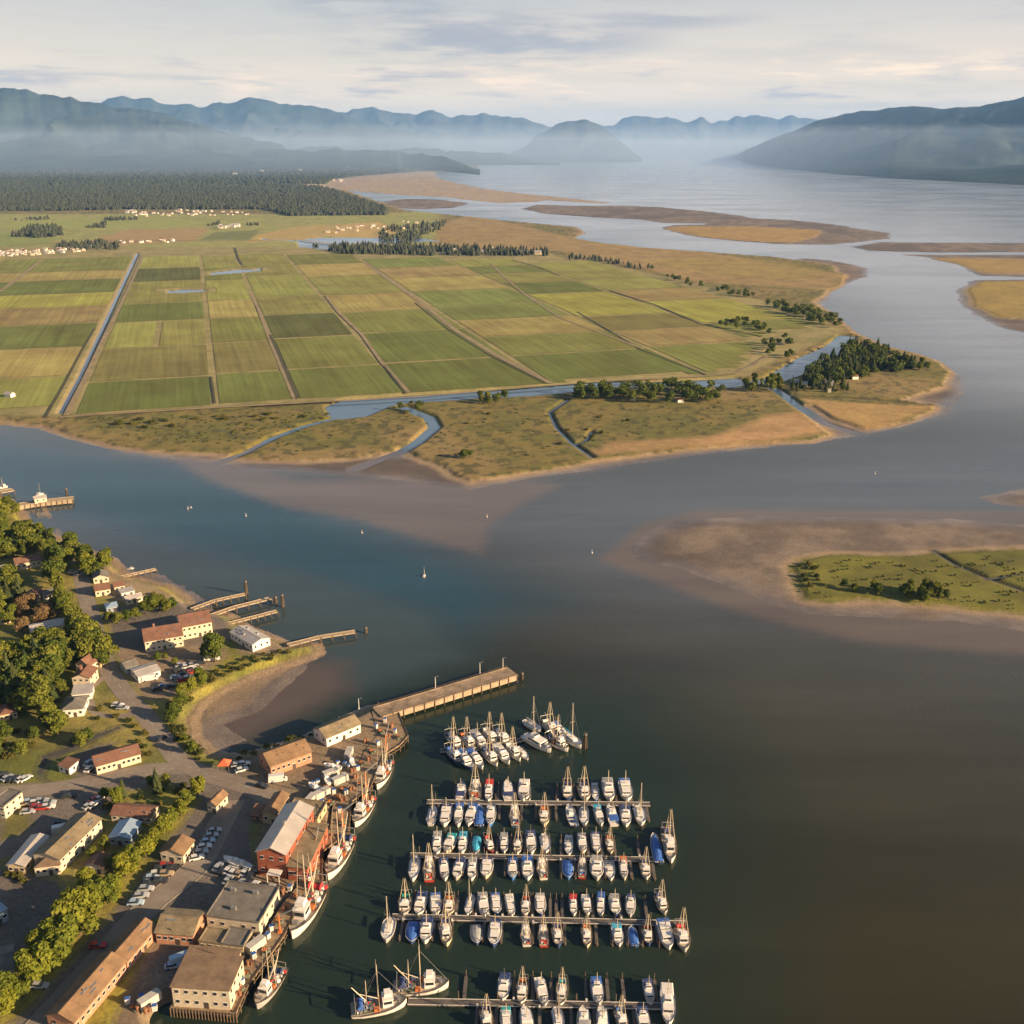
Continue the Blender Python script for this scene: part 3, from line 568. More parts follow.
# ------------------------------------------------------------------ materials for made things
WALLC = mat('cream_render', (.52, .44, .32), .8, var=.12, scale=.35); WALLW = mat('white_boards', (.66, .63, .57), .7, var=.10, scale=.4, wave=('Z', 1.2, .15))
WALLR = mat('red_barn_boards', (.34, .098, .052), .8, var=.28, scale=.3, wave=('X', 1.0, .25)); WALLB = mat('brick_wall', (.40, .20, .12), .85, var=.25, scale=.5)
WALLT = mat('tan_wall', (.44, .34, .20), .85, var=.15, scale=.4); WALLG = mat('blue_grey_wall', (.22, .27, .32), .75, var=.1, scale=.4)
RFB = mat('brown_shingle_roof', (.20, .135, .085), .9, var=.25, scale=.35, wave=('Y', .9, .15)); RFR = mat('red_brown_roof', (.19, .095, .062), .85, var=.22, scale=.35, wave=('X', .8, .15))
RFM = mat('pale_metal_roof', (.50, .45, .40), .45, .3, var=.12, scale=.25, wave=('X', .9, .18)); RFG = mat('grey_shingle_roof', (.16, .145, .125), .9, var=.25, scale=.35, wave=('Y', .9, .15))
RFT = mat('rusty_tan_roof', (.23, .14, .075), .85, var=.28, scale=.3, wave=('X', .8, .18)); RFS = mat('blue_metal_roof', (.30, .40, .50), .45, .2, var=.1, scale=.3, wave=('X', .9, .15))
RFO = mat('mossy_flat_roof', (.21, .165, .10), .95, var=.3, scale=.3); GLASS = mat('dark_window_glass', (.025, .03, .035), .12, var=.1, spec=.6)
TRIM = mat('white_trim', (.62, .59, .54), .6, var=.08); DOORM = mat('dark_door', (.07, .05, .04), .6, var=.15); BRICK = mat('chimney_brick', (.24, .12, .08), .9, var=.25, scale=2)
JETTY = mat('bleached_jetty_planks', (.36, .28, .185), .9, var=.25, scale=.7, wave=('X', 1.8, .2)); WOOD = mat('weathered_timber', (.27, .19, .115), .9, var=.3, scale=.6, wave=('X', 1.6, .25)); WOODD = mat('dark_pile_timber', (.105, .072, .045), .9, var=.3, scale=.8); DOCKM = mat('grey_dock_planks', (.115, .098, .088), .9, var=.25, scale=.8, wave=('X', 2.0, .25))
CONC = mat('worn_concrete', (.27, .20, .135), .9, var=.4, scale=.25, bump=.2); STEEL = mat('galvanised_steel', (.35, .34, .32), .4, .6, var=.1)
ROADM = mat('road_asphalt', (.20, .165, .132), .92, var=.18, scale=.12); KERB = mat('kerb_concrete', (.22, .19, .155), .9, var=.15); PAINT = mat('road_paint', (.36, .33, .28), .7, var=.2)

# ------------------------------------------------------------------ buildings
HOUSE = {}
def house(name, A, B, depth, h, roof, walls, rmat, label, cat='house', wins=4, sidewins=2, pitch=.42, axis='x', z=ZT, door=True, chimney=False, over=.4, group=None, base=None, vents=0, stor=1):
    a, b = P(*A, z), P(*B, z); w_ = (b-a).length; ang = math.atan2(b.y-a.y, b.x-a.x)
    r = empty(name, a, ang, label, cat, group); d = depth
    z0 = -.3 if base is None else base
    m = MB(); rise = 0
    if roof == 'gable':
        if axis == 'x':
            rise = d/2*pitch; prof = [(0, 0), (d, 0), (d, h), (d/2, h+rise), (0, h)]
            m.loft([[(x_, p[0], p[1] if p[1] > 0 else z0) for p in prof+prof[:1]] for x_ in (0, w_)])
        else:
            rise = w_/2*pitch; prof = [(0, 0), (w_, 0), (w_, h), (w_/2, h+rise), (0, h)]
            m.loft([[(p[0], y_, p[1] if p[1] > 0 else z0) for p in prof+prof[:1]] for y_ in (0, d)])
    elif roof == 'shed':
        rise = d*pitch; m.add([(0, 0, z0), (w_, 0, z0), (w_, d, z0), (0, d, z0), (0, 0, h), (w_, 0, h), (w_, d, h+rise), (0, d, h+rise)], [(0, 1, 5, 4), (1, 2, 6, 5), (2, 3, 7, 6), (3, 0, 4, 7), (4, 5, 6, 7)])
    else: m.box((w_/2, d/2, (h+z0)/2), (w_, d, h-z0))
    wo = m.build('wall', walls, r)
    m = MB(); o = over; t_ = .16
    def slab(p):
        n = (Vector(p[1])-Vector(p[0])).cross(Vector(p[3])-Vector(p[0])).normalized(); n = n if n.z > 0 else -n
        lo = [Vector(q)+n*.02 for q in p]; hi = [Vector(q)+n*(t_+.02) for q in p]
        m.add(lo+hi, [(3, 2, 1, 0), (4, 5, 6, 7), (0, 1, 5, 4), (1, 2, 6, 5), (2, 3, 7, 6), (3, 0, 4, 7)])
    if roof == 'gable':
        if axis == 'x':
            m.box((w_/2, d/2, h+rise+t_), (w_+2*o, .35, .16)); e = o*pitch; slab([(-o, -o, h-e), (w_+o, -o, h-e), (w_+o, d/2, h+rise), (-o, d/2, h+rise)]); slab([(-o, d+o, h-e), (w_+o, d+o, h-e), (w_+o, d/2, h+rise), (-o, d/2, h+rise)])
        else:
            m.box((w_/2, d/2, h+rise+t_), (.35, d+2*o, .16)); e = o*pitch; slab([(-o, -o, h-e), (-o, d+o, h-e), (w_/2, d+o, h+rise), (w_/2, -o, h+rise)]); slab([(w_+o, -o, h-e), (w_+o, d+o, h-e), (w_/2, d+o, h+rise), (w_/2, -o, h+rise)])
    elif roof == 'hip':
        rise = min(w_, d)/2*pitch; k = min(w_, d)/2; e = [(-o, -o, h), (w_+o, -o, h), (w_+o, d+o, h), (-o, d+o, h)]
        rg = [(k, d/2, h+rise), (max(w_-k, k+.1), d/2, h+rise)] if w_ >= d else [(w_/2, k, h+rise), (w_/2, max(d-k, k+.1), h+rise)]
        fs = [(0, 1, 5, 4), (1, 2, 5), (2, 3, 4, 5), (3, 0, 4)] if w_ >= d else [(0, 1, 4), (1, 2, 5, 4), (2, 3, 5), (3, 0, 4, 5)]
        m.add(e+rg, fs+[(3, 2, 1, 0)])
    elif roof == 'shed': slab([(-o, -o, h-o*pitch), (w_+o, -o, h-o*pitch), (w_+o, d+o, h+rise+o*pitch), (-o, d+o, h+rise+o*pitch)])
    else:
        m.box((w_/2, d/2, h+.12), (w_+2*o*.5, d+2*o*.5, .2)); 
        for q, s_ in (((w_/2, -.05), (w_+.5, .3)), ((w_/2, d+.05), (w_+.5, .3)), ((-.05, d/2), (.3, d-.5)), ((w_+.05, d/2), (.3, d-.5))): m.box((q[0], q[1], h+.4), (s_[0], s_[1], .36))
    ro = m.build('roof', rmat, r)
    if roof == 'gable' and axis == 'x' and w_ > 11:
        rp = random.Random(label)
        for i in range(int(w_/4)):
            x_, f_ = rp.uniform(1.5, w_-1.5), rp.uniform(.15, .75); pm = MB(); pm.box((x_, d/2*f_, h+rise*f_+.25), (rp.uniform(1.0, 3.0), .9, .1)) if rp.random() < .5 else pm.tube((x_, d/2*f_, h+rise*f_), (x_, d/2*f_, h+rise*f_+.9), .14, n=6)
            pm.build('roof_vent', STEEL, ro)
    if chimney: MB().box((w_*.3, d*.55, h+rise*.8+.9), (.9, .9, 2.2)).box((w_*.3, d*.55, h+rise*.8+2.1), (1.1, 1.1, .2)).build('chimney', BRICK, ro)
    for i in range(vents): MB().box((w_*(.2+.22*i), d*(.75-.5*(i % 2)), h+.75), (1.6, .9, 1.1)).build('roof_vent', STEEL, ro)
    for s in range(stor):
        zc_ = h*(s+.55)/stor; wh = min(1.05, h/stor*.34)
        for i in range(wins):
            if door and s == 0 and i == wins//2: continue
            x_ = w_*(i+.5)/wins; MB().box((x_, -.04, zc_), (.95, .08, wh)).box((x_, -.07, zc_-wh/2-.08), (1.4, .16, .12), m=1).box((x_, -.06, zc_+wh/2+.06), (1.35, .1, .1), m=1).build('window', [GLASS, TRIM], r)
        for i in range(sidewins):
            y_ = d*(i+.5)/sidewins; MB().box((w_+.04, y_, zc_), (.08, .95, wh)).box((w_+.07, y_, zc_-wh/2-.08), (.16, 1.4, .12), m=1).build('window', [GLASS, TRIM], r)
            MB().box((-.04, y_, zc_), (.08, .95, wh)).box((-.07, y_, zc_-wh/2-.08), (.16, 1.4, .12), m=1).build('window', [GLASS, TRIM], r)
    if door: MB().box((w_*(wins//2+.5)/max(wins, 1), -.05, 1.05), (1.2, .1, 2.1)).box((w_*(wins//2+.5)/max(wins, 1), -.03, 2.2), (1.5, .06, .18), m=1).build('door', [DOORM, TRIM], r)
    HOUSE[label] = (r, w_, d, h)
    return r
rb = house('warehouse', (259, 875), (287.5, 878.5), 25, 9.3, 'gable', WALLR, RFM, 'tall red boarded warehouse with a pale two-slope metal roof', 'warehouse', 3, 4, pitch=.42, axis='y', stor=2)
MB().box((4.7, -.06, 2.2), (3.4, .12, 4.2)).build('loading_door', WALLR, rb); MB().box((4.7, 12, 12.2), (.9, 1.4, .9)).build('roof_vent', STEEL, rb)
MB().box((6.2, -1.6, 3.1), (4.5, 3.0, .2)).tube((4.2, -3, -.1), (4.2, -3, 3), .12).tube((8.2, -3, -.1), (8.2, -3, 3), .12).build('porch', TRIM, rb)
house('warehouse', (288.6, 880), (308, 882), 21, 5.4, 'shed', WALLR, RFO, 'low red waterside warehouse with a flat mossy roof joined to the tall one', 'warehouse', 4, 5, pitch=.05)
house('shed', (263, 823), (277, 824.5), 12, 4, 'gable', WALLT, RFT, 'small rusty-roofed shed behind the tall red warehouse', 'shed', 2, 3, axis='y')
house('shed', (251, 820), (265, 822), 5, 2.6, 'shed', WALLR, RFR, 'low red lean-to at the front of the small rusty-roofed shed', 'shed', 3, 1, pitch=.1)
house('shed', (286, 822), (318, 826), 9, 3.2, 'flat', WALLT, RFO, 'wide flat mossy-roofed shed behind the tall red warehouse by the boat slip', 'shed', 4, 2)
house('boat_shed', (271.5, 777), (312, 762), 11, 4.6, 'gable', WALLB, RFT, 'long brick net shed with rusty roof and white van at its corner', 'shed', 8, 2, pitch=.5)
house('boat_shed', (327, 747), (361, 732.5), 9.5, 4.0, 'gable', WALLW, RFO, 'white-walled shed with tan roof at the root of the long pier', 'shed', 5, 2, pitch=.42)
house('cannery', (208, 928), (260, 935), 15.5, 4.4, 'flat', WALLC, RFG, 'wide cream quayside building with flat grey roof and three roof vents', 'building', 5, 4, vents=3)
house('cannery', (174, 1006), (231, 1010), 11.5, 6.8, 'shed', WALLC, RFB, 'tall cream cannery on piles with brown roof and a row of small windows', 'building', 6, 4, pitch=.05, stor=2, base=-2.2)
house('shed', (200, 949), (222, 952), 5.5, 2.8, 'flat', WALLT, RFO, 'squat tan shed below the wide cream quayside building', 'shed', 3, 1)
house('shed', (222, 952), (244, 955), 6.5, 3.0, 'flat', WALLT, RFG, 'low grey-roofed shed touching the squat tan shed by the quay', 'shed', 3, 2)
house('shed', (186, 967), (236, 971), 4.5, 3.0, 'shed', WALLT, RFB, 'long narrow brown-roofed shed behind the tall cream cannery', 'shed', 6, 1, pitch=.08)
house('row_building', (157, 943), (194, 946), 10, 4.0, 'gable', WALLB, RFO, 'brick arcade wing with mossy roof closing the top of the courtyard', 'building', 6, 2, pitch=.4)
house('row_building', (128, 972), (158, 936), 7.5, 3.8, 'gable', WALLB, RFT, 'rusty-roofed brick wing running down from the courtyard corner', 'building', 6, 2, pitch=.45)
house('row_building', (76, 1034), (127, 973), 8.5, 4.2, 'gable', WALLB, RFT, 'long rusty-roofed brick building along the shaded street', 'building', 10, 2, pitch=.45, door=False)
house('cottage', (161.5, 861), (184, 864), 7.5, 3.6, 'gable', WALLC, RFT, 'cream cottage with rusty gable roof at the car park corner', 'house', 3, 2, axis='y')
house('cottage', (208, 812), (217, 814), 7, 3.6, 'gable', WALLC, RFT, 'tiny cream cottage with steep roof at the north end of the car park', 'house', 2, 2, axis='y', pitch=.7)
house('shop_building', (62, 872), (103, 831), 10, 5.0, 'gable', WALLC, RFO, 'long cream two-storey building beside the dark car park', 'building', 7, 2, pitch=.3, stor=2)
house('house', (36, 877), (61, 874), 9, 3.6, 'hip', WALLC, RFB, 'brown hip-roofed house at the lower end of the long cream building', 'house', 4, 2)
house('house', (9, 873), (26, 874), 15, 3.2, 'gable', WALLT, RFM, 'narrow pale-roofed house behind the hip-roofed house', 'house', 3, 4, axis='y', pitch=.3)
house('house', (86, 872), (104, 875), 5, 3.0, 'gable', WALLC, RFR, 'small brown-roofed cream house among the round trees', 'house', 2, 2, axis='y')
house('house', (110, 845), (131, 846), 9, 3.0, 'gable', WALLG, RFS, 'blue metal-roofed bungalow beside the tree row', 'house', 3, 2, axis='y', pitch=.3)
house('house', (112, 821), (152, 824), 6.5, 2.8, 'gable', WALLC, RFR, 'long dark-red-roofed bungalow above the blue-roofed one', 'house', 6, 2, pitch=.45)
house('motel', (97.5, 775), (141.5, 762), 8.5, 3.8, 'gable', WALLC, RFR, 'long cream motel with red-brown roof beside the road bend', 'building', 9, 2, pitch=.45)
house('garage', (59.5, 772), (70, 775), 4.8, 3.0, 'shed', WALLW, RFR, 'small white garage with red-brown roof on the lawn', 'garage', 2, 1, pitch=.12)
house('hotel', (146, 652.5), (184, 646), 15, 5.6, 'gable', WALLC, RFR, 'wide cream hotel wing with red-brown roof and dormer slots', 'hotel', 7, 3, pitch=.4, stor=2, chimney=True)
house('hotel', (183, 640), (213, 634), 15, 6.6, 'gable', WALLC, RFR, 'taller cream hotel wing with red-brown roof next to the small piers', 'hotel', 6, 3, pitch=.4, stor=2)
house('boathouse', (231, 639), (253, 652), 9.5, 3.8, 'gable', WALLW, RFM, 'white metal-roofed boathouse at the root of the long thin jetty', 'boathouse', 6, 3, pitch=.3, vents=3)
house('shed', (127, 674), (139, 670), 7, 2.8, 'gable', WALLG, RFG, 'small grey shed at the hotel car park entrance', 'shed', 2, 1)
house('shed', (139, 683), (161, 676), 9, 3.0, 'gable', WALLW, RFM, 'pale low-roofed shed in the hotel car park', 'shed', 3, 2, pitch=.2)
house('house', (17, 571), (42, 566), 9, 4.0, 'gable', WALLC, RFR, 'cream house with brown roof deep among the waterside trees', 'house', 5, 2)
house('house', (0, 577), (8, 575), 7, 3.6, 'gable', WALLC, RFG, 'pale house half hidden in the grove at the frame edge', 'house', 2, 1)
house('house', (23, 603), (37, 603), 9, 3.2, 'gable', WALLC, RFR, 'small cream gabled house south of the brown-roofed waterside house', 'house', 2, 2, axis='y')
house('house', (44, 600), (57, 597), 6, 2.8, 'gable', WALLW, RFG, 'small grey-roofed house beside the tall poplar-like trees', 'house', 3, 1)
house('school', (33, 639), (72, 630), 9, 3.8, 'gable', WALLC, RFM, 'long pale building with light roof between two groves', 'building', 8, 2, pitch=.25)
house('house', (73.5, 688), (91, 688), 9, 5.0, 'gable', WALLC, RFR, 'cream and red gabled house above the white house', 'house', 3, 2, axis='y', stor=2, chimney=True)
house('house', (77, 672), (90, 674), 7, 4.0, 'gable', WALLC, RFR, 'small steep-roofed house at the edge of the grove', 'house', 2, 2, axis='y', pitch=.8)
house('house', (73, 701), (92, 699), 7, 3.0, 'shed', WALLW, RFM, 'low white house between the red gabled house and the white house', 'house', 3, 1, pitch=.1)
house('house', (62, 718), (84, 716), 11, 3.6, 'hip', WALLW, RFG, 'white house with grey hip roof above the meadow', 'house', 4, 2)
house('house', (0, 722), (18, 718), 9, 3.0, 'hip', WALLT, RFR, 'red-roofed house among bushes above the meadow', 'house', 4, 2)
house('house', (96, 597), (111, 594.5), 8, 3.4, 'gable', WALLC, RFR, 'red-roofed cream house closest to the shore street', 'house', 3, 2)
house('house', (94, 584), (109, 582), 8, 3.2, 'gable', WALLC, RFG, 'grey-roofed house behind the shore street trees', 'house', 3, 2, axis='y')
house('house', (115, 592), (125, 590), 6, 2.8, 'gable', WALLC, RFR, 'tiny red-roofed house second along the shore path', 'house', 2, 1)
house('house', (122, 598), (135, 595), 5, 2.6, 'shed', WALLW, RFM, 'flat pale shed on the shore path', 'shed', 2, 1, pitch=.06)
house('house', (127, 605), (143, 601), 5, 2.8, 'gable', WALLC, RFM, 'pale-roofed cottage nearest the beach corner', 'house', 3, 1)
house('house', (107, 613), (118, 611), 6, 2.8, 'hip', WALLG, RFS, 'pale blue-roofed cottage behind the small tree', 'house', 2, 1)
house('house', (-8, 816), (6, 819), 9, 5.0, 'flat', WALLC, RFG, 'cream block cut by the frame edge beside the grass island', 'building', 3, 3, stor=2)
house('house', (-8, 930), (9, 920), 9, 4.0, 'flat', WALLG, RFS, 'pale blue flat-roofed block at the frame edge', 'building', 3, 2)
house('house', (-8, 984), (14, 978), 10, 3.4, 'gable', WALLG, RFG, 'grey gabled house in shade beside the round trees', 'house', 3, 2, pitch=.3)
house('house', (0, 625), (11, 623), 8, 3, 'hip', WALLT, RFR, 'rusty hip-roofed house west of the long pale building', 'house', 2, 1)
house('house', (90, 667), (101, 668), 5, 2.5, 'shed', WALLT, RFR, 'low red hut at the edge of the road bend grove', 'shed', 2, 1, pitch=.1)
# floating-net gear tent beside the road
tt = empty('market_tent', P(225, 769, ZT), 0, 'orange canvas tent standing beside the bend of the main road', 'tent')
m = MB(); m.add([(-2.2, -2.2, 2.6), (2.2, -2.2, 2.6), (2.2, 2.2, 2.6), (-2.2, 2.2, 2.6), (0, 0, 4.6)], [(0, 1, 4), (1, 2, 4), (2, 3, 4), (3, 0, 4)]); m.build('canopy', mat('orange_canvas', (.62, .12, .05), .8), tt)
m = MB(); [m.tube((a, b, 0), (a, b, 2.7), .07) for a in (-2.1, 2.1) for b in (-2.1, 2.1)]; m.build('frame', STEEL, tt)

# ------------------------------------------------------------------ roads with kerbs and paint
def road(pxs, wid, kerb=True, line=True, name='road', z=ZT+.05):
    p = [P(x, y, ZT) for x, y in pxs]
    # smooth
    q = []
    for i in range(len(p)-1):
        p0, p1, p2, p3 = p[max(i-1, 0)], p[i], p[i+1], p[min(i+2, len(p)-1)]
        for k in range(8):
            s = k/8; q.append(.5*((2*p1)+(p2-p0)*s+(2*p0-5*p1+4*p2-p3)*s*s+(3*p1-p0-3*p2+p3)*s**3))
    q.append(p[-1]); p = q; nr = []
    for i in range(len(p)):
        d = p[min(i+1, len(p)-1)]-p[max(i-1, 0)]; nr.append(Vector((-d.y, d.x, 0)).normalized())
    def strip_(o0, o1, za, zb_, nm, m_):
        b = MB(); vs = []
        for a, n in zip(p, nr): vs += [(a.x+n.x*o0, a.y+n.y*o0, zb_), (a.x+n.x*o1, a.y+n.y*o1, zb_)]
        b.add(vs, [(2*i, 2*i+1, 2*i+3, 2*i+2) for i in range(len(p)-1)])
        if za is not None:
            for o_ in (o0, o1):
                v2 = []
                for a, n in zip(p, nr): v2 += [(a.x+n.x*o_, a.y+n.y*o_, za), (a.x+n.x*o_, a.y+n.y*o_, zb_)]
                b.add(v2, [(2*i, 2*i+1, 2*i+3, 2*i+2) for i in range(len(p)-1)])
        return tag(b.build(nm, m_), kind='structure')
    strip_(-wid/2, wid/2, None, z, name, ROADM)
    if kerb: strip_(wid/2, wid/2+.3, ZT-.1, ZT+.17, 'kerb', KERB); strip_(-wid/2-.3, -wid/2, ZT-.1, ZT+.17, 'kerb', KERB)
    if line:
        b = MB(); acc = 0
        for i in range(0, len(p)-1, 2):
            a, c = p[i], p[i+1]; n = nr[i]*.09
            b.add([(a.x-n.x, a.y-n.y, z+.012), (a.x+n.x, a.y+n.y, z+.012), (c.x+n.x, c.y+n.y, z+.012), (c.x-n.x, c.y-n.y, z+.012)], [(0, 1, 2, 3)])
        tag(b.build('road_marking', PAINT), kind='structure')
road([(78, 560), (84, 590), (94, 625), (100, 648), (110, 672), (128, 697), (146, 716), (165, 742), (182, 762), (212, 776), (245, 786), (275, 800)], 8.0, kerb=False)
road([(-140, 808), (-60, 797), (0, 793), (55, 788), (105, 778), (150, 770), (185, 768)], 8.0, kerb=False, z=ZT+.065)
road([(233, 800), (215, 835), (195, 868), (150, 905), (105, 955), (60, 1005), (0, 1070), (-60, 1130)], 8.5, line=False, z=ZT+.08)
road([(112, 672), (90, 690), (95, 712), (120, 716), (138, 712)], 3.5, kerb=False, line=False, name='driveway', z=ZT+.035)
# parking bay lines in the car park
b = MB()
for i in range(16):
    a = P(197+i*1.6, 864-i*2.2, ZT); b.box((a.x, a.y, ZT+.13), (4.6, .12, .01), R(20))
for i in range(12):
    a = P(222+i*3.0, 866+i*.4, ZT); b.box((a.x, a.y, ZT+.13), (.12, 4.6, .01), R(-8))
tag(b.build('road_marking', PAINT), kind='structure')

# ------------------------------------------------------------------ wharf, piers and jetties
def seg_prism(pxs, z0, z1, name, m_, parent, zref): 
    p = [P(x, y, zref) for x, y in pxs]; o = parent.location if parent is not None else Vector((0, 0, 0))
    return MB().prism([(q.x-o.x, q.y-o.y) for q in p], z0, z1).build(name, m_, parent)
quay = [(378, 703), (398, 711), (408, 736), (400, 745), (384, 755), (370, 789), (352, 801), (348, 833), (323, 851), (322, 883), (298, 909), (284, 936), (266, 961), (248, 986), (236, 1013)]
inner = [(220, 1003), (232, 985), (250, 958), (266, 932), (282, 905), (303, 880), (305, 846), (330, 828), (334, 797), (350, 784), (364, 752), (378, 735), (372, 712)]
o0 = P(320, 860, 0); wh = empty('wharf', o0, 0, 'long timber wharf on piles along the town waterfront', 'wharf')
pp = [P(x, y, ZT) for x, y in quay+inner]; MB().prism([(q.x-o0.x, q.y-o0.y) for q in pp], 2.55, 3.16).build('deck', WOOD, wh)
pile = MB().tube((0, 0, -2.4), (0, 0, 3.6), .24, .22, 7)
pm = pile.mesh('piling', [WOODD]); np_ = 0
qw = [P(x, y, ZT) for x, y in quay]; acc = 0; fend = MB()
for i in range(len(qw)-1):
    a, c = qw[i], qw[i+1]; n = max(1, int((c-a).length/2.6))
    for k in range(n):
        q = a+(c-a)*k/n
        if np_ < 98:
            o = bpy.data.objects.new('piling', pm); C.objects.link(o); o.parent = wh; o.location = (q.x-o0.x, q.y-o0.y, 0); np_ += 1
    d = (c-a).normalized(); fend.box(((a.x+c.x)/2-o0.x, (a.y+c.y)/2-o0.y, 3.3), ((c-a).length, .3, .28), math.atan2(d.y, d.x)); fend.box(((a.x+c.x)/2-o0.x, (a.y+c.y)/2-o0.y, 1.4), ((c-a).length, .22, .35), math.atan2(d.y, d.x))
fend.build('edge_beam', WOODD, wh)
# cannery platform
o1_ = P(205, 1005, 0); cp_ = empty('platform', o1_, 0, 'pile platform carrying the tall cream cannery', 'platform'); ppp = [P(x, y, ZT) for x, y in [(170, 1008), (236, 1014), (246, 984), (180, 975)]]
MB().prism([(q.x-o1_.x, q.y-o1_.y) for q in ppp], 2.3, 2.9).build('deck', WOOD, cp_)
for i in range(22):
    q = ppp[0]+(ppp[1]-ppp[0])*i/21; o = bpy.data.objects.new('piling', pm); C.objects.link(o); o.parent = cp_; o.location = (q.x-o1_.x, q.y-o1_.y, -.6)
def pier(name, line, wid, z, label, cat='jetty', m_=JETTY, rail=False, side=False, step=3.2, deckt=.35):
    a0 = P(*line[0], z); o = empty(name, (a0.x, a0.y, 0), 0, label, cat); p = [P(x, y, z) for x, y in line]
    dk = MB(); pl = 0; rl = MB(); wl = MB()
    for i in range(len(p)-1):
        a, c = p[i]-a0, p[i+1]-a0; d = (c-a); ln = d.length; d.normalize(); n = Vector((-d.y, d.x, 0)); an = math.atan2(d.y, d.x)
        dk.box(((a.x+c.x)/2, (a.y+c.y)/2, z-deckt/2-.01*i), (ln+wid*.12, wid, deckt), an)
        for s in (-1, 1):
            dk.box(((a.x+c.x)/2+n.x*s*wid/2, (a.y+c.y)/2+n.y*s*wid/2, z+.12), (ln, .25, .3), an, m=0)
            if side: wl.box(((a.x+c.x)/2+n.x*s*(wid/2-.12), (a.y+c.y)/2+n.y*s*(wid/2-.12), z-1.5), (ln, .2, 2.0), an)
            k = int(ln/step)
            for j in range(k+1):
                if pl > 92: break
                q = a+d*(ln*j/max(k, 1))+n*s*(wid/2+.12); ob = bpy.data.objects.new('piling', pm); C.objects.link(ob); ob.parent = o; ob.location = (q.x, q.y, z-3.3); pl += 1
                if rail: rl.tube((q.x, q.y, z), (q.x, q.y, z+1.1), .06, n=4)
            if rail:
                q0, q1 = a+n*s*wid/2, c+n*s*wid/2; rl.tube((q0.x, q0.y, z+1.1), (q1.x, q1.y, z+1.1), .06, n=4); rl.tube((q0.x, q0.y, z+.6), (q1.x, q1.y, z+.6), .04, n=4)
    dk.build('deck', [m_, WOODD], o)
    if rail: rl.build('railing', WOODD, o)
    if side: wl.build('side_wall', JETTY, o)
    return o
pier('pier', [(378, 712), (430, 696.5), (512, 671.5)], 8.6, 3.6, 'long broad concrete pier reaching into the bay beyond the marina', 'pier', CONC, True, True, 4.5, .6)
def lamp(x, y, z, hgt, label, group=None):
    r = empty('lamp_post', P(x, y, z), 0, label, 'lamp post', group)
    MB().tube((0, 0, 0), (0, 0, hgt), .16, .10).box((0, 0, .2), (.5, .5, .4)).build('post', TRIM, r); MB().tube((0, 0, hgt), (.9, 0, hgt+.2), .06, n=5).box((1.1, 0, hgt+.2), (.7, .32, .18)).build('lamp_head', STEEL, r)
for i, (x, y, hh, nm) in enumerate([(359, 709, 5, 'lamp post at the landward root of the long pier'), (435.5, 688, 5.5, 'lamp post halfway along the long pier'), (480, 673.5, 5.5, 'lamp post two thirds along the long pier'), (503, 668, 5, 'lamp post at the seaward tip of the long pier')]): lamp(x, y, 3.6, hh, nm)
pier('jetty', [(288, 645), (320, 637), (355, 631.5)], 3.0, 2.6, 'long thin timber jetty beyond the white boathouse', step=5)
pier('jetty', [(192, 609), (215, 600.5), (245, 594)], 2.6, 2.6, 'northernmost of the three parallel jetties by the hotel')
pier('jetty', [(207, 617), (235, 607), (271, 598)], 3.0, 2.6, 'middle of the three parallel jetties by the hotel', step=5)
pier('jetty', [(222, 625), (250, 618), (277, 611)], 2.6, 2.6, 'southernmost of the three parallel jetties by the hotel')
pier('jetty', [(120, 577), (138, 573), (156, 569)], 2.6, 2.2, 'short timber jetty at the shore below the cottages')
pier('jetty', [(6, 507), (35, 502), (73, 498)], 6.5, 3.2, 'timber jetty with a pale shed off the northern grove', side=True)
house('shed', (35, 503.5), (47, 501.5), 5, 3.0, 'gable', WALLC, RFM, 'pale shed standing on the timber jetty off the northern grove', 'shed', 2, 1, z=3.3, door=False)
pier('jetty', [(-30, 496), (0, 492), (13, 489.5)], 6, 3.2, 'far timber jetty carrying moored masts at the frame edge')
def dolphin(x, y, hh, label):
    r = empty('mooring_dolphin', P(x, y, 0), 0, label, 'mooring piles'); m = MB()
    for a in range(4): m.tube((math.cos(a*1.6)*.9, math.sin(a*1.6)*.9, -2.4), (math.cos(a*1.6)*.35, math.sin(a*1.6)*.35, hh), .26, .22)
    m.build('piling', WOODD, r); MB().tube((0, 0, hh-.9), (0, 0, hh-.4), .75, .75, 8).build('collar', STEEL, r)
for x, y, hh, l in [(246.5, 594, 8, 'tall pile cluster at the tip of the northernmost hotel jetty'), (276, 603, 4, 'short pile cluster off the middle hotel jetty'), (283, 607, 7.5, 'tall pile cluster seaward of the three hotel jetties'), (366, 633, 3.5, 'lone pile cluster beyond the tip of the long thin jetty'),
                  (67, 495, 5, 'pile cluster on the jetty off the northern grove'), (585, 748, 7, 'single tall pile cluster right of the second boat raft'), (522, 679, 3.5, 'pile cluster at the tip of the long pier')]: dolphin(x, y, hh, l)

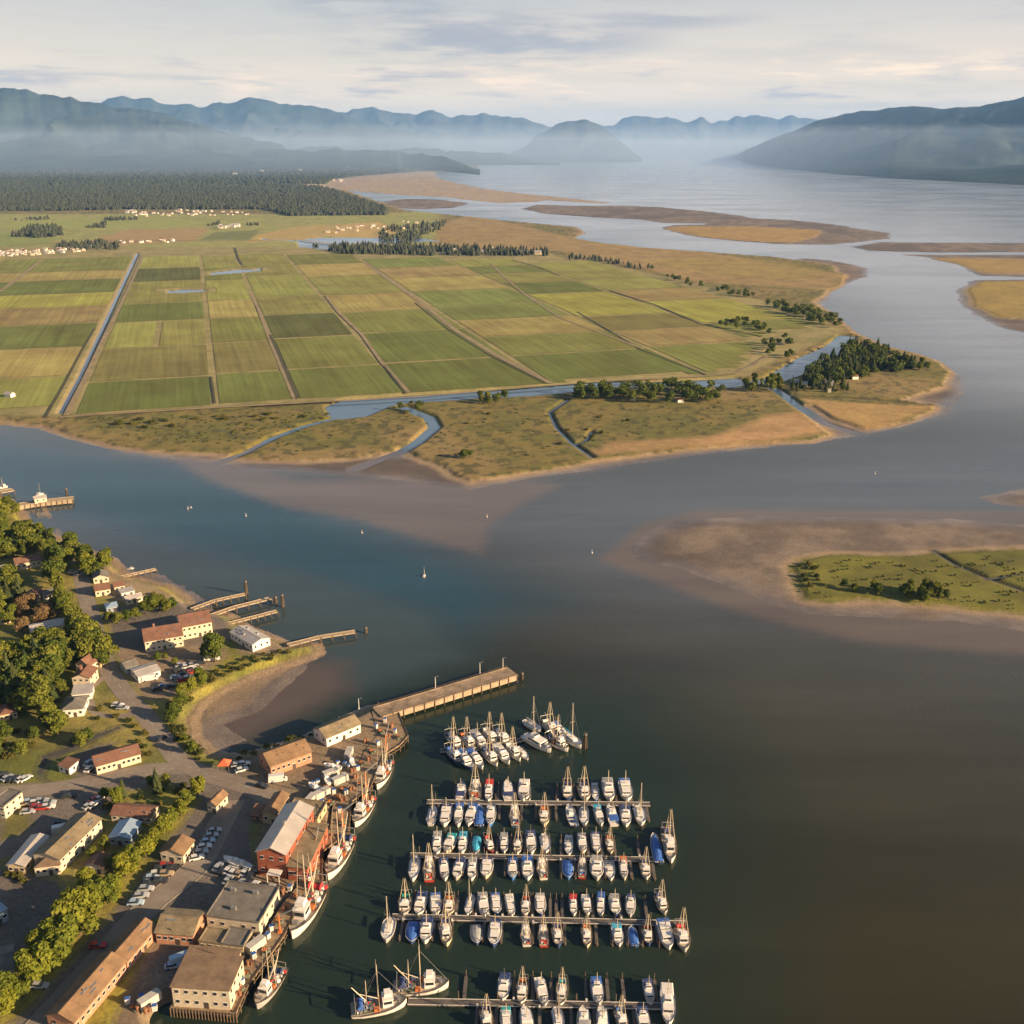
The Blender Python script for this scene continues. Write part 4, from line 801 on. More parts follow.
# ------------------------------------------------------------------ vehicles
CARC = {'white': (.62, .60, .57), 'silver': (.36, .37, .38), 'dark': (.03, .033, .04), 'red': (.38, .03, .025), 'blue': (.06, .13, .28), 'tan': (.35, .26, .16), 'pale blue': (.32, .42, .52)}
TYRE = mat('tyre_rubber', (.02, .02, .02), .9)
def make_car(cn, van=False):
    r = empty('parked_van' if van else 'parked_car', (0, 0, 0)); k = mat('car_paint_'+cn.replace(' ', '_'), CARC[cn], .3, .1, var=.04, spec=.6)
    hb = .95 if not van else 1.1; ln = 4.5 if not van else 6.2; wd = 1.85 if not van else 2.2; hl = ln/2; hw = wd/2
    pr = [(-hl, .32), (-hl, hb*.9), (-hl+.5, hb), (hl-1.2, hb), (hl-.15, hb*.72), (hl, .32)]
    m = MB(); m.loft([[(p[0], s*hw*.97, p[1]) for p in pr+pr[:1]] for s in (-1, 1)]); m.build('body', k, r)
    top = 1.48 if not van else 2.6; c0, c1 = (-hl+.35, hl-1.5) if not van else (-hl+.05, hl-.9)
    m = MB(); sl = .5 if not van else .15
    lo = [(c0, -hw*.93), (c1, -hw*.93), (c1, hw*.93), (c0, hw*.93)]; hi = [(c0+sl*.8, -hw*.78), (c1-sl*1.3, -hw*.78), (c1-sl*1.3, hw*.78), (c0+sl*.8, hw*.78)]
    m.add([(*p, hb) for p in lo]+[(*p, top) for p in hi], [(0, 1, 5, 4), (1, 2, 6, 5), (2, 3, 7, 6), (3, 0, 4, 7)], 0 if not van else 1); m.add([(*p, top+.01) for p in hi], [(0, 1, 2, 3)], 1)
    m.build('cabin', [GLASS, k], r)
    if van: MB().box((c1-.1, 0, 1.6), (.5, wd*.9, .6)).build('windscreen', GLASS, r)
    m = MB()
    for a in (-hl*.62, hl*.62):
        for s in (-1, 1): m.tube((a, s*(hw-.22), .33), (a, s*(hw+.01), .33), .33, .33, 8)
    m.build('wheel', TYRE, r); return r
CARS = {}
def car(x, y, ang, cn, where, van=False):
    key = (cn, van); loc = P(x, y, ZT+.10)
    v = 'van' if van else 'car'
    lab = f'{cn} {v} {where}'
    if key not in CARS: r = make_car(cn, van); CARS[key] = r; r.location = loc; r.rotation_euler[2] = R(ang); r.scale = (1.12,)*3
    else: r = dup(CARS[key], loc, R(ang), 1.12)
    tag(r, lab, v, 'vehicles parked in the town')
E_ = 'east'
for n, (x, y) in enumerate([(214.5, 832), (211.5, 837), (208, 842.5), (204.5, 848), (201, 853.5), (197, 859)]): car(x, y, 20, ['silver', 'silver', 'pale blue', 'white', 'silver', 'white'][n], f'{ORD[n]} down the bay line between cottage and tall red warehouse')
for n, (x, y, c) in enumerate([(219, 868, 'silver'), (224, 871, 'dark'), (229, 871, 'white'), (234, 873, 'white'), (240, 874, 'tan'), (246, 873, 'white'), (252, 876, 'dark')]): car(x, y, 72, c, f'{ORD[n]} in the row facing the tall red warehouse')
for n, (x, y, c) in enumerate([(229, 881, 'silver'), (235, 884, 'dark'), (241, 885, 'silver'), (248, 885, 'dark'), (254, 887, 'white'), (262, 889, 'dark'), (270, 890, 'silver')]): car(x, y, 74, c, f'{ORD[n]} in the row behind the wide cream quayside building')
for n, (x, y, c) in enumerate([(166, 867, 'red'), (172, 869, 'dark'), (160, 870, 'dark'), (157, 875, 'white'), (166, 875, 'tan'), (152, 879, 'pale blue'), (160, 882, 'dark'), (149, 885, 'dark'), (146, 890, 'silver'), (141, 897, 'silver'), (136, 904, 'pale blue')]): car(x, y, 5+8*(n % 2), c, f'{ORD[n]} going down the row below the rusty-roofed cream cottage')
for n, (x, y, c) in enumerate([(2, 776, 'dark'), (8, 779, 'silver'), (13, 780, 'dark'), (18, 780, 'dark'), (22, 780, 'white'), (26, 779.5, 'white')]): car(x, y, 60, c, f'{ORD[n]} on the grass verge above the crossing road')
for n, (x, y, c) in enumerate([(24, 805, 'tan'), (30, 803, 'pale blue'), (36, 804, 'white'), (42, 802, 'silver'), (49, 804, 'silver'), (37, 808, 'red'), (43, 809, 'red'), (28, 813, 'silver'), (48, 808, 'white')]): car(x, y, 12, c, f'{ORD[n]} in the cluster beside the grass island')
for n, (x, y, c) in enumerate([(91, 800, 'dark'), (96, 800, 'red'), (101, 799, 'white'), (89, 807, 'silver'), (94, 806, 'white')]): car(x, y, 62, c, f'{ORD[n]} above the long cream two-storey building')
for x, y, a, c, v, l in [(69, 797, 15, 'dark', 0, 'alone in shade on the crossing road junction'), (61, 824, 8, 'dark', 0, 'in shade in the middle of the dark car park'), (63, 832, 20, 'white', 1, 'beside the gable of the long cream two-storey building'), (89, 764, 80, 'pale blue', 0, 'left of the long cream motel, upper of two'), (89.5, 770, 80, 'white', 0, 'left of the long cream motel, lower of two'),
                      (238, 766, 15, 'silver', 0, 'right of the orange tent, nearest to it'), (244, 765, 15, 'white', 0, 'second to the right of the orange tent'), (242, 771, 30, 'white', 0, 'below the other two beside the orange tent'), (278, 781, 12, 'white', 1, 'at the corner of the long brick net shed'), (262, 787, -20, 'dark', 0, 'on the quay road above the small rusty-roofed shed'),
                      (99, 966, 35, 'pale blue', 0, 'upper of two on the shaded street by the rusty brick building'), (91, 977, 45, 'silver', 0, 'lower of two on the shaded street by the rusty brick building'), (98, 947, 5, 'red', 0, 'in deep shade on the street opposite the round trees'), (182, 962, 30, 'pale blue', 1, 'upper of two in the brick courtyard'), (174, 967, 15, 'pale blue', 0, 'lower of two in the brick courtyard'),
                      (161, 739.5, 60, 'dark', 0, 'driving along the main road above its bend'), (118, 706, 0, 'white', 0, 'left of two beside the white hip-roofed house'), (123, 709, 0, 'silver', 0, 'right of two beside the white hip-roofed house'), (73, 573, 20, 'white', 0, 'at the top of the shore street'), (79, 575, 20, 'silver', 0, 'second at the top of the shore street'),
                      (212, 660, 12, 'white', 1, 'beside the big tree by the boathouse'), (150, 680, 20, 'white', 1, 'beside the pale low-roofed shed in the hotel car park'), (40, 987, 0, 'silver', 0, 'parked under the round trees of the shaded street'), (107, 618, 10, 'silver', 0, 'beside the pale blue-roofed cottage'), (146, 668, 40, 'silver', 0, 'against the front of the wide hotel wing')]: car(x, y, a, c, l, bool(v))
for n, (x, y, c) in enumerate([(181, 666, 'silver'), (187, 668, 'white'), (193, 666, 'silver'), (200, 664, 'dark'), (178, 671, 'dark'), (185, 675, 'dark'), (191, 673, 'red'), (176, 678, 'pale blue'), (183, 681, 'red'), (188, 679, 'white'), (172, 687, 'dark'), (164, 687, 'pale blue'), (158, 690, 'dark'), (197, 670, 'white')]): car(x, y, 25, c, f'{ORD[n]} of the packed rows in the hotel car park')
# ------------------------------------------------------------------ boats
HULLC = {'white': (.62, .58, .52), 'navy': (.035, .06, .15), 'red': (.42, .05, .035), 'blue': (.05, .16, .40), 'grey': (.33, .32, .30), 'cream': (.55, .46, .33)}
CANC = {'blue': (.035, .11, .36), 'cyan': (.05, .33, .48), 'red': (.45, .03, .03), 'green': (.03, .30, .20), 'navy': (.03, .05, .14), 'white': (.60, .57, .52), 'grey': (.28, .28, .28), 'teal': (.02, .28, .30), 'orange': (.45, .14, .04), 'none': (.5, .5, .5)}
def hm(c): return mat('hull_paint_'+c, HULLC[c], .35, var=.08, scale=.5, spec=.5)
def cm(c): return mat('canvas_'+c, CANC[c], .75, var=.12, scale=.8)
GEL = mat('boat_white', (.66, .63, .59), .35, var=.07, scale=.6); DECKM = mat('boat_deck', (.42, .36, .28), .7, var=.2, scale=.9); MASTM = mat('mast_alloy', (.50, .42, .30), .4, .2, var=.08); NETM = mat('net_heap', (.09, .10, .07), .95, var=.4, scale=1.5)
def hull(m, Lh=12., Bh=4., sh=1.0, full=.9, deck=1):
    ysec = [-.5, -.46, -.3, -.1, .1, .25, .36, .44, .485, .5]; bs = [.78*full, .84*full, .95, 1.0, .98, .86, .64, .38, .14, .02]; secs = []; dk = []
    for y, b in zip(ysec, bs):
        b = b*Bh/2; t = (y+.5); zt = sh*(1.0+.75*t**2.2)
        secs.append([(-b, y*Lh, zt), (-b*.92, y*Lh*.985, zt*.35), (-b*.62, y*Lh*.96, -.35), (0, y*Lh*.95, -.55), (b*.62, y*Lh*.96, -.35), (b*.92, y*Lh*.985, zt*.35), (b, y*Lh, zt)])
        dk.append([(-b*.9, y*Lh*.985, zt-.22), (0, y*Lh*.985, zt-.16), (b*.9, y*Lh*.985, zt-.22)])
    m.loft(secs, 0); m.loft(dk, deck, caps=False)
    return secs
def rubrail(secs, m, mi):
    for s in (0, 6):
        for i in range(len(secs)-1): m.tube(secs[i][s], secs[i+1][s], .07, n=4, m=mi)
def make_boat(kind, hc, cc, var=0):
    r = empty({'cruiser': 'cabin_cruiser', 'sail': 'sailing_boat', 'fish': 'fishing_boat', 'tarp': 'covered_boat', 'open': 'motor_boat', 'seiner': 'fishing_vessel'}[kind], (0, 0, 0))
    m = MB(); s = hull(m, sh=1.0 if kind not in ('open', 'tarp') else .8, full=.95 if kind != 'sail' else .6); rubrail(s, m, 2)
    m.build('hull', [hm(hc), DECKM if kind in ('fish', 'seiner') else GEL, WOODD if kind in ('fish', 'seiner') else (hm('navy') if hc == 'white' else GEL)], r)
    def cabin(y, l, w, z0, hgt, tp=.86, nm='cabin'):
        o = MB().box((0, y, z0+hgt/2), (w, l, hgt), taper=tp).box((0, y, z0+hgt+.05), (w*tp+.25, l*tp+.3, .1)).build(nm, GEL, r)
        zz_ = z0+hgt*.62; wf = w*(1-(1-tp)*.62); lf = l*(1-(1-tp)*.62)
        MB().box((0, y+lf/2, zz_), (wf*.86, .14, hgt*.38)).build('windscreen', GLASS, o)
        for sx in (-1, 1): MB().box((sx*wf/2, y, zz_), (.12, lf*.78, hgt*.34)).build('window', GLASS, o)
        return o
    if kind == 'cruiser':
        cabin(.6, 5.2, 2.9, 1.0, 1.5) if var == 0 else (cabin(1.2, 4.0, 2.5, 1.0, 1.25), cabin(-1.6, 2.6, 2.8, 1.0, 1.9, .9, 'deckhouse')) if var == 1 else cabin(-.3, 6.6, 3.0, 1.0, 1.3, .9); 
        if var == 2: MB().box((0, 4.0, 1.75), (1.3, 1.6, .4), taper=.7).build('dinghy', cm('grey'), r)
        if cc != 'none': MB().box((0, -3.5, 2.4), (3.2, 4.0, .16), taper=.9).tube((-1.3, -4.5, .9), (-1.3, -4.5, 2.4), .05, n=4).tube((1.3, -4.5, .9), (1.3, -4.5, 2.4), .05, n=4).build('canopy', cm(cc), r)
        if var != 1: MB().box((0, .0 if var == 0 else -1.2, 2.95), (2.1, 2.4, .7), taper=.8).box((0, 1.0 if var == 0 else -.2, 3.35), (1.7, .12, .5), m=1).build('flybridge', [GEL, GLASS], r)
        MB().tube((0, -1.1, 2.6), (0, -1.3, 7.6), .15, .09).tube((-.9, -1.2, 4.8), (.9, -1.2, 4.8), .05, n=4).build('mast', MASTM, r)
        mm = MB(); pr = [(-1.5, 1.2), (-1.25, 3.3), (-.5, 5.2), (0, 5.7), (.5, 5.2), (1.25, 3.3), (1.5, 1.2)]
        for i in range(6): mm.tube((*pr[i], 2.15), (*pr[i+1], 2.2), .04, n=4)
        for p in pr[1:-1]: mm.tube((*p, 1.3), (*p, 2.2), .035, n=4)
        mm.build('bow_rail', STEEL, r)
    elif kind == 'sail':
        cabin(.3, 4.4, 2.0, 1.0, .75, .8, 'cabin')
        MB().tube((0, .8, 1.0), (0, .8, 14.5), .2, .12).tube((-.8, .8, 7.4), (.8, .8, 7.4), .05, n=4).build('mast', MASTM, r)
        MB().tube((0, .6, 2.6), (0, -4.4, 2.7), .10).build('boom', MASTM, r); MB().tube((0, .4, 2.85), (0, -4.1, 2.9), .28, .16, 6).build('sail_cover', cm(cc if cc != 'none' else 'white'), r)
        st = MB(); st.tube((0, 5.8, 1.7), (0, .8, 13), .025, n=3).tube((0, -5.8, 1.1), (0, .8, 13), .025, n=3).tube((1.7, .6, 1.2), (0, .8, 12.6), .025, n=3).tube((-1.7, .6, 1.2), (0, .8, 12.6), .025, n=3); st.build('rigging', STEEL, r)
        MB().box((0, -3.4, 1.05), (1.5, 2.4, .3)).build('cockpit', DECKM, r)
    elif kind in ('fish', 'seiner'):
        cabin(1.9 if var != 1 else 2.3, (2.3 if kind == 'seiner' else 3.3) if var != 1 else 2.4, (2.0 if kind == 'seiner' else 2.5) if var != 2 else 2.1, 1.05, 2.0 if kind == 'fish' else 1.7, .92, 'wheelhouse')
        MB().box((0, 1.9, 3.55), (1.5, 1.6, .7 if var == 0 else .3), taper=.85).build('flybridge', GEL, r)
        mm = MB().tube((0, -.1, 1.0), (0, -.1, 10.6), *((.2, .13) if kind == 'fish' else (.13, .08))).tube((-.9, -.1, 6.2), (.9, -.1, 6.2), .07, n=5)
        mm.build('mast', MASTM, r); MB().tube((0, -.2, 2.6), (0, -4.6, 4.6), .09, .06).build('boom', MASTM, r)
        for sx in (-1, 1): MB().tube((sx*1.6, 0, 1.2), (sx*(.25 if kind == 'fish' else .8), -.2, 11.0), *((.1, .06) if kind == 'fish' else (.055, .03)), 5).build('trolling_pole', MASTM, r)
        MB().box((0, -1.9, 1.15), (1.4, 1.5, .5)).box((0, -1.9, 1.43), (1.5, 1.6, .08)).build('fish_hatch', GEL, r)
        MB().tube((-.9, -3.9, 1.6), (.9, -3.9, 1.6), .55, .55, 10).tube((-1.0, -3.9, 1.6), (-.9, -3.9, 1.6), .8, .8, 10).tube((.9, -3.9, 1.6), (1.0, -3.9, 1.6), .8, .8, 10).build('net_drum', cm(cc if cc != 'none' else 'navy'), r)
        g = MB().tube((-1.4, -5.1, 1), (-1.4, -5.1, 3.1), .09, n=5).tube((1.4, -5.1, 1), (1.4, -5.1, 3.1), .09, n=5).tube((-1.4, -5.1, 3.1), (1.4, -5.1, 3.1), .09, n=5); g.build('gallows', STEEL, r)
        dc = MB(); rr_ = random.Random(3)
        for i in range(30 if kind == 'seiner' else 6): dc.box((rr_.uniform(-1.3, 1.3), rr_.uniform(-4.6, -1.2) if kind == 'seiner' else rr_.uniform(-5.0, -4.3), 1.35), (rr_.uniform(.3, .9), rr_.uniform(.3, .9), rr_.uniform(.3, .8)), rr_.random()*3, m=rr_.randrange(4))
        dc.box((0, -2.9 if kind == 'seiner' else -4.6, 1.12), (2.9, 3.8 if kind == 'seiner' else 1.2, .12), m=1)
        dc.build('deck_gear', [TRIM, NETM, cm('red'), STEEL], r)
        if kind == 'seiner':
            MB().tube((-1.6, -4.9, 1), (0, -.1, 9.0), .02, n=3).tube((1.6, -4.9, 1), (0, -.1, 9.0), .02, n=3).tube((0, 5.6, 2), (0, -.1, 9.2), .02, n=3).build('rigging', STEEL, r)
            MB().tube((0, -2.6, 1), (0, -2.6, 7.2), .16, .1).tube((0, -2.6, 2.4), (0, -5.6, 6.2), .12, .08).build('aft_mast', MASTM, r)
            MB().box((0, -4.2, 1.45), (2.6, 2.2, .9), taper=.6).build('net_pile', NETM, r); MB().box((-1.0, .2, 1.3), (.8, 1.0, .7)).box((1.1, -.6, 1.25), (.7, 1.2, .6)).build('deck_box', cm('orange'), r)
            MB().box((0, 4.3, 1.75), (.8, .6, .5)).tube((-.7, 4.3, 1.8), (.7, 4.3, 1.8), .16, n=6).build('anchor_winch', STEEL, r)
    elif kind == 'tarp':
        t = MB(); ys_ = [-5.6, -4, -1, 1.5, 3.5, 5.2]; bw = [1.55, 1.8, 1.95, 1.8, 1.2, .3]; hz = [1.2, 1.9, 2.3, 2.1, 1.7, 1.35]
        t.loft([[(-b, y, .95), (-b*.6, y, .95+(z-.95)*.8), (0, y, z), (b*.6, y, .95+(z-.95)*.8), (b, y, .95)] for y, b, z in zip(ys_, bw, hz)]); t.build('cover', cm(cc), r)
        MB().box((0, -6.2, .9), (.6, .6, 1.2)).build('outboard', TYRE, r)
    elif kind == 'open':
        cabin(1.2, 2.2, 2.0, .85, 1.1, .8); MB().box((0, -1.6, 1.0), (2.2, .6, .35)).box((0, -3.4, 1.0), (2.4, .7, .35)).build('seat', cm(cc if cc != 'none' else 'grey'), r)
        MB().tube((0, .6, 1.8), (0, .5, 4.2), .05).build('mast', MASTM, r); MB().box((0, -6.2, .9), (.6, .6, 1.2)).build('outboard', TYRE, r)
    return r
BOATS = {}
KN = {'cruiser': 'cabin cruiser', 'sail': 'sailing boat', 'fish': 'fishing boat', 'tarp': 'covered boat', 'open': 'small motor boat', 'seiner': 'fishing vessel'}
def boat(kind, hc, cc, loc, rz, Lm, Bm, label, group):
    key = (kind, hc, cc, random.randrange(3) if kind in ('cruiser', 'fish') else 0); sc = (Bm/4.0, Lm/12.0, (Bm/4.0+Lm/12.0)/2*1.0)
    if key not in BOATS: r = make_boat(*key); BOATS[key] = r; r.location = loc; r.rotation_euler[2] = rz; r.scale = sc
    else: r = dup(BOATS[key], loc, rz, sc)
    tag(r, label, 'boat', group); return r
def dep(y): return TH + math.atan((y-512)/FOC)
K = {'c': 'cruiser', 's': 'sail', 'f': 'fish', 't': 'tarp', 'o': 'open', 'S': 'seiner'}
HH = {'w': 'white', 'n': 'navy', 'r': 'red', 'b': 'blue', 'g': 'grey', 'c': 'cream'}
CCN = {'b': 'blue', 'c': 'cyan', 'r': 'red', 'g': 'green', 'n': 'navy', 'w': 'white', 'y': 'grey', 't': 'teal', 'o': 'orange', '-': 'none'}
FEAT = {'cruiser': '{} canopy', 'sail': '{} sail cover', 'fish': '{} net drum', 'tarp': '{} cover', 'open': '{} seats', 'seiner': '{} net drum'}
DOCKN = ['first floating dock', 'second floating dock', 'third floating dock', 'fourth floating dock']
def row(di, up, y0, y1, items):
    for n, it in enumerate(items):
        x, wpx, code = it[0], it[1], it[2]; yy = (y0+y1)/2 + (it[3] if len(it) > 3 else 0); dl_ = it[4] if len(it) > 4 else 0
        kind, hc, cc = K[code[0]], HH[code[1]], CCN[code[2]]
        if hc == 'white' and cc != 'white' and random.random() < .24: hc = random.choice(('blue', 'navy', 'cream', 'grey'))
        if cc == 'none' and kind == 'cruiser' and random.random() < .5: cc = random.choice(('blue', 'navy', 'grey'))
        x += random.uniform(-.8, .8); yy += random.uniform(-.8, .8); wpx *= random.uniform(.92, 1.08); dl_ += random.uniform(-2, 1.5)
        mp_ = mpp(yy); Lm = max(7.5, (y1-y0+dl_-(2.5 if up else 4.0))*mp_/math.sin(dep(yy))); Bm = wpx*mp_*1.06
        bowdown = (random.random() < (.8 if up else .6)) if len(code) < 4 else code[3] == 'd'
        rz = (math.pi if bowdown else 0) + R(random.gauss(0, 4))
        side = 'seaward' if up else 'camera-facing'
        ft = ('with '+FEAT[kind].format(cc)+' ') if cc != 'none' else ''
        lab = f'{hc} {KN[kind]} {ft}{ORD[n]} from wharf, {"back" if up else "front"} of {DOCKN[di]}'
        q = P(x, yy+1.0, 0); boat(kind, hc, cc, q, rz, Lm, Bm, lab, 'boats moored in the marina')
row(0, 1, 781, 802, [(461.5, 11, 'cwn'), (475, 13, 'fwo'), (489.5, 9, 'cwrd'), (507.5, 12, 'cwnu'), (523.5, 12, 'cww'), (566.5, 12, 'fnn'), (584, 12.5, 'fw-d'), (594.5, 7, 'owy'), (608.5, 12, 'cw-d'), (625.5, 13, 'cwbd')])
row(0, 0, 805, 828, [(432.5, 11, 'swn'), (446, 12, 'cwn'), (458.5, 10, 'cwb'), (470.5, 11, 'cwbd'), (480, 10, 'tnb'), (491, 9.5, 'cw-'), (515, 11, 'fwn'), (543.5, 11.5, 'fco'), (571.5, 9.5, 'onn'), (584.5, 10, 'swwd'), (598.5, 9.5, 'cwcd'), (612, 11.5, 'cwb'), (625.5, 11, 'cwn'), (640, 12, 'sww')])
row(1, 1, 834, 855, [(437, 11, 'cw-d'), (450.5, 12, 'cwt'), (463, 9, 'cwcd'), (477, 9, 'twc'), (489.5, 9, 'frr'), (504.5, 9, 'cwy'), (518.5, 9.5, 'fwn'), (531.5, 11, 'cw-d'), (544.5, 10, 'sw-'), (568.5, 9, 'ow-d'), (582, 10, 'cwyd'), (596, 9.5, 'cwn'), (609.5, 9, 'fcod'), (655.5, 10, 'tnb', 4, 10), (669, 14, 'fw-d', 2, 14)])
row(1, 0, 858, 881, [(415, 12, 'swn', -1, 4), (429.5, 13, 'fro', 0, 2), (444.5, 11, 'cwnd'), (458.5, 12, 'cwnd'), (472, 10, 'cwy'), (486, 12, 'cwn'), (513.5, 10, 'cbb'), (527, 12, 'cwbd'), (541, 10.5, 'fwy'), (567.5, 11.5, 'tbb'), (582, 10.5, 'frb'), (597, 12.5, 'cw-d'), (610.5, 10, 'owyd'), (623.5, 8.5, 'cco'), (645.5, 10.5, 'fwn')])
row(2, 1, 895, 917, [(405.5, 13, 'fwg'), (420, 12, 'cwn'), (435, 12.5, 'cwbd'), (448.5, 12, 'fco'), (469, 9.5, 'sw-'), (483, 11, 'cwyd'), (496.5, 10, 'cnb'), (511, 10.5, 'cww'), (525.5, 10.5, 'fwrd'), (541, 10, 'cwyd'), (572.5, 9, 'cwr'), (587, 9.5, 'cw-'), (601, 9, 'cwb'), (615, 11, 'cwyd'), (630, 9.5, 'cwn'), (660.5, 12, 'fwn', -2, 2)])
row(2, 0, 924, 948, [(389, 14, 'swyd', -6, 4), (412.5, 13, 'tnb', -4), (427, 13, 'cwnd', -4, 3), (445, 14, 'fwn', -3, 4), (477, 11, 'twy', -1), (494.5, 13, 'cwnd', -2, 5), (526, 12, 'fwn'), (543.5, 11.5, 'frr'), (558, 11.5, 'fnn'), (587, 11, 'fco'), (618, 11, 'cwc'), (633.5, 9, 'tbb'), (647.5, 11, 'fnr'), (665, 14.5, 'cwbd', 0, 6), (682.5, 15, 'fwrd', 2, 6)])
row(3, 1, 980, 1004, [(503.5, 14, 'cwnd', -4, 4), (523, 13, 'fwo', 0, 2), (542, 13, 'cw-d', 1, 4), (562.5, 12.5, 'fwtd', 0, 3), (596.5, 12.5, 'cwbd', 1, 4), (648.5, 11, 'cwn', 2), (668, 15, 'cwwd', 14, 16)])
row(3, 0, 1007, 1034, [(486.5, 13, 'fwnd', 0, 4), (505.5, 12, 'cwtd', 0), (526, 13, 'cww'), (558.5, 12, 'swn'), (583, 13, 'cwy'), (603, 12, 'cw-'), (621.5, 12, 'fwb'), (643.5, 12, 'cwn')])
def boat_bt(a, b_, bm, code, label, group=None, z=0):
    pa, pb = P(*a, z), P(*b_, z); d = pb-pa; return boat(K[code[0]], HH[code[1]], CCN[code[2]], (pa+pb)/2, math.atan2(-d.x, d.y), d.length, bm, label, group)
G2 = 'boats rafted side by side off the first dock'
for n, (x, y, c, l) in enumerate([(454, 743, 'fwn', 15), (467.5, 743, 'fwo', 14), (479, 742, 'cwy', 15), (490, 738, 'fww', 14), (502, 739, 'fw-', 16)]):
    boat_bt((x-7, y-8), (x+7, y+9), 4.3, c, f'{HH[c[1]]} {KN[K[c[0]]]} {ORD[n]} from the wharf in the back rank of the larger raft', G2)
for n, (x, y, c, l) in enumerate([(454, 757, 'fnb', 15), (465, 762, 'cnb', 14), (475.5, 761, 'cwb', 15), (490, 758, 'fw-', 14), (502, 756, 'cww', 16), (513, 753, 'fww', 15), (522.5, 754, 'owy', 9)]):
    k = .75 if c[0] == 'o' else 1; boat_bt((x-7*k, y-8*k), (x+7*k, y+9*k), 4.4*k, c, f'{HH[c[1]]} {KN[K[c[0]]]} {ORD[n]} from the wharf in the front rank of the larger raft', G2)
for a, b_, bm, c, l in [((524, 722), (541, 733), 4.6, 'sw-', 'slim white boat with thin mast lying at the back corner of the smaller raft'), ((524, 737), (551, 753), 5.6, 'cw-', 'large white motor cruiser at the front of the smaller raft'), ((543, 722), (557, 738), 5, 'fww', 'cream-poled fishing boat in the back middle of the smaller raft'),
                        ((547, 738), (568, 752), 5.4, 'Sw-', 'white fishing vessel with tall mast in the front middle of the smaller raft'), ((561, 733), (581, 749), 5.2, 'swc', 'white sailing boat at the far end of the smaller raft'), ((553, 726), (566, 742), 4.4, 'cwb', 'narrow boat with blue canopy wedged in the smaller raft')]: boat_bt(a, b_, bm, c, l, G2)
G3 = 'working vessels along the town wharf'
for a, b_, bm, c, l in [((389, 763), (377, 790), 6.0, 'Sw-', 'white fishing vessel moored nearest the long pier at the wharf'), ((371, 799), (355, 828), 6.4, 'Swo', 'white fishing vessel second along the wharf from the pier'), ((350, 838), (328, 881), 6.8, 'Swn', 'long white fishing vessel beside the red warehouse wing'),
                        ((321, 886), (292, 940), 8.0, 'Swr', 'largest fishing vessel, crowded with red gear, beside the wide cream building'), ((282, 970), (257, 1010), 5.6, 'Sg-', 'grey-decked vessel moored beside the tall cream cannery'),
                        ((351, 1014), (407, 1004), 6.6, 'Swb', 'big trawler with blue gear astern at the landward end of the nearest dock'), ((393, 991), (449, 987), 6.6, 'Sw-', 'white trawler lying above the blue-geared trawler')]: boat_bt(a, b_, bm, c, l, G3)
boat_bt((36, 496), (44, 494), 3, 'sw-', 'small white boat behind the pale jetty shed'); boat_bt((-2, 489), (8, 487), 3.5, 'fww', 'masted boat at the frame-edge jetty'); boat_bt((127, 569), (134, 568.5), 2.6, 'ow-', 'small white boat tied to the short jetty below the cottages')
# ------------------------------------------------------------------ floating docks
def dock(line, label, fingers, name='floating_dock'):
    a, c = P(*line[0], 0), P(*line[1], 0); d = (c-a); ln = d.length; d.normalize(); an = math.atan2(d.y, d.x)
    o = empty(name, a, an, label, 'dock')
    MB().box((ln/2, 0, .35), (ln, 2.3, .5)).box((ln/2, 1.12, .66), (ln, .14, .12), m=1).box((ln/2, -1.12, .66), (ln, .14, .12), m=1).build('walkway', [DOCKM, TRIM], o)
    for px_, s in fingers:
        t = (px_-line[0][0])/(line[1][0]-line[0][0])*ln
        MB().box((t, s*5.4, .32), (.95, 8.6, .4)).tube((t, s*9.9, -2.4), (t, s*9.9, 2.6), .17, .15, 6, m=1).build('finger', [DOCKM, WOODD], o)
        if random.random() < .35: MB().box((t, s*1.3, .95), (.5, .5, .8)).build('power_post', TRIM, o)
    for k in range(int(ln/11)): MB().tube((3+k*11, 1.35, -2.4), (3+k*11, 1.35, 3.2), .2, .18, 7).build('piling', WOODD, o)
dock([(427, 803), (650, 805.5)], 'first floating dock from the long pier with boats on both sides', [(x, 1) for x in (454, 482, 498, 516, 530, 558, 575, 600, 617, 632)]+[(x, -1) for x in (439, 465, 486, 500, 522, 536, 556, 578, 605, 633, 646)])
dock([(410, 856.5), (662, 861)], 'second floating dock from the long pier with boats on both sides', [(x, 1) for x in (443, 470, 497, 511, 525, 550, 562, 589, 603, 616, 640)]+[(x, -1) for x in (436, 465, 479, 506, 520, 547, 561, 575, 604, 630, 652)])
dock([(392, 918), (686, 925)], 'third floating dock from the long pier with boats on both sides', [(x, 1) for x in (412, 442, 456, 476, 489, 503, 533, 551, 557, 563, 594, 622, 648)]+[(x, -1) for x in (404, 436, 453, 485, 503, 534, 565, 596, 611, 626, 640, 656)])
dock([(408, 1003), (668, 1008)], 'fourth floating dock from the long pier with two trawlers at its end', [(x, 1) for x in (464, 514, 533, 552, 587, 609, 625, 658)]+[(x, -1) for x in (478, 497, 515, 540, 571, 594, 633)])
dock([(500, 748), (530, 738)], 'short floating link dock between the two boat rafts', [(515, 1)])
dock([(440, 752), (515, 748)], 'floating dock hidden among the boats of the larger raft', [(455, 1)])
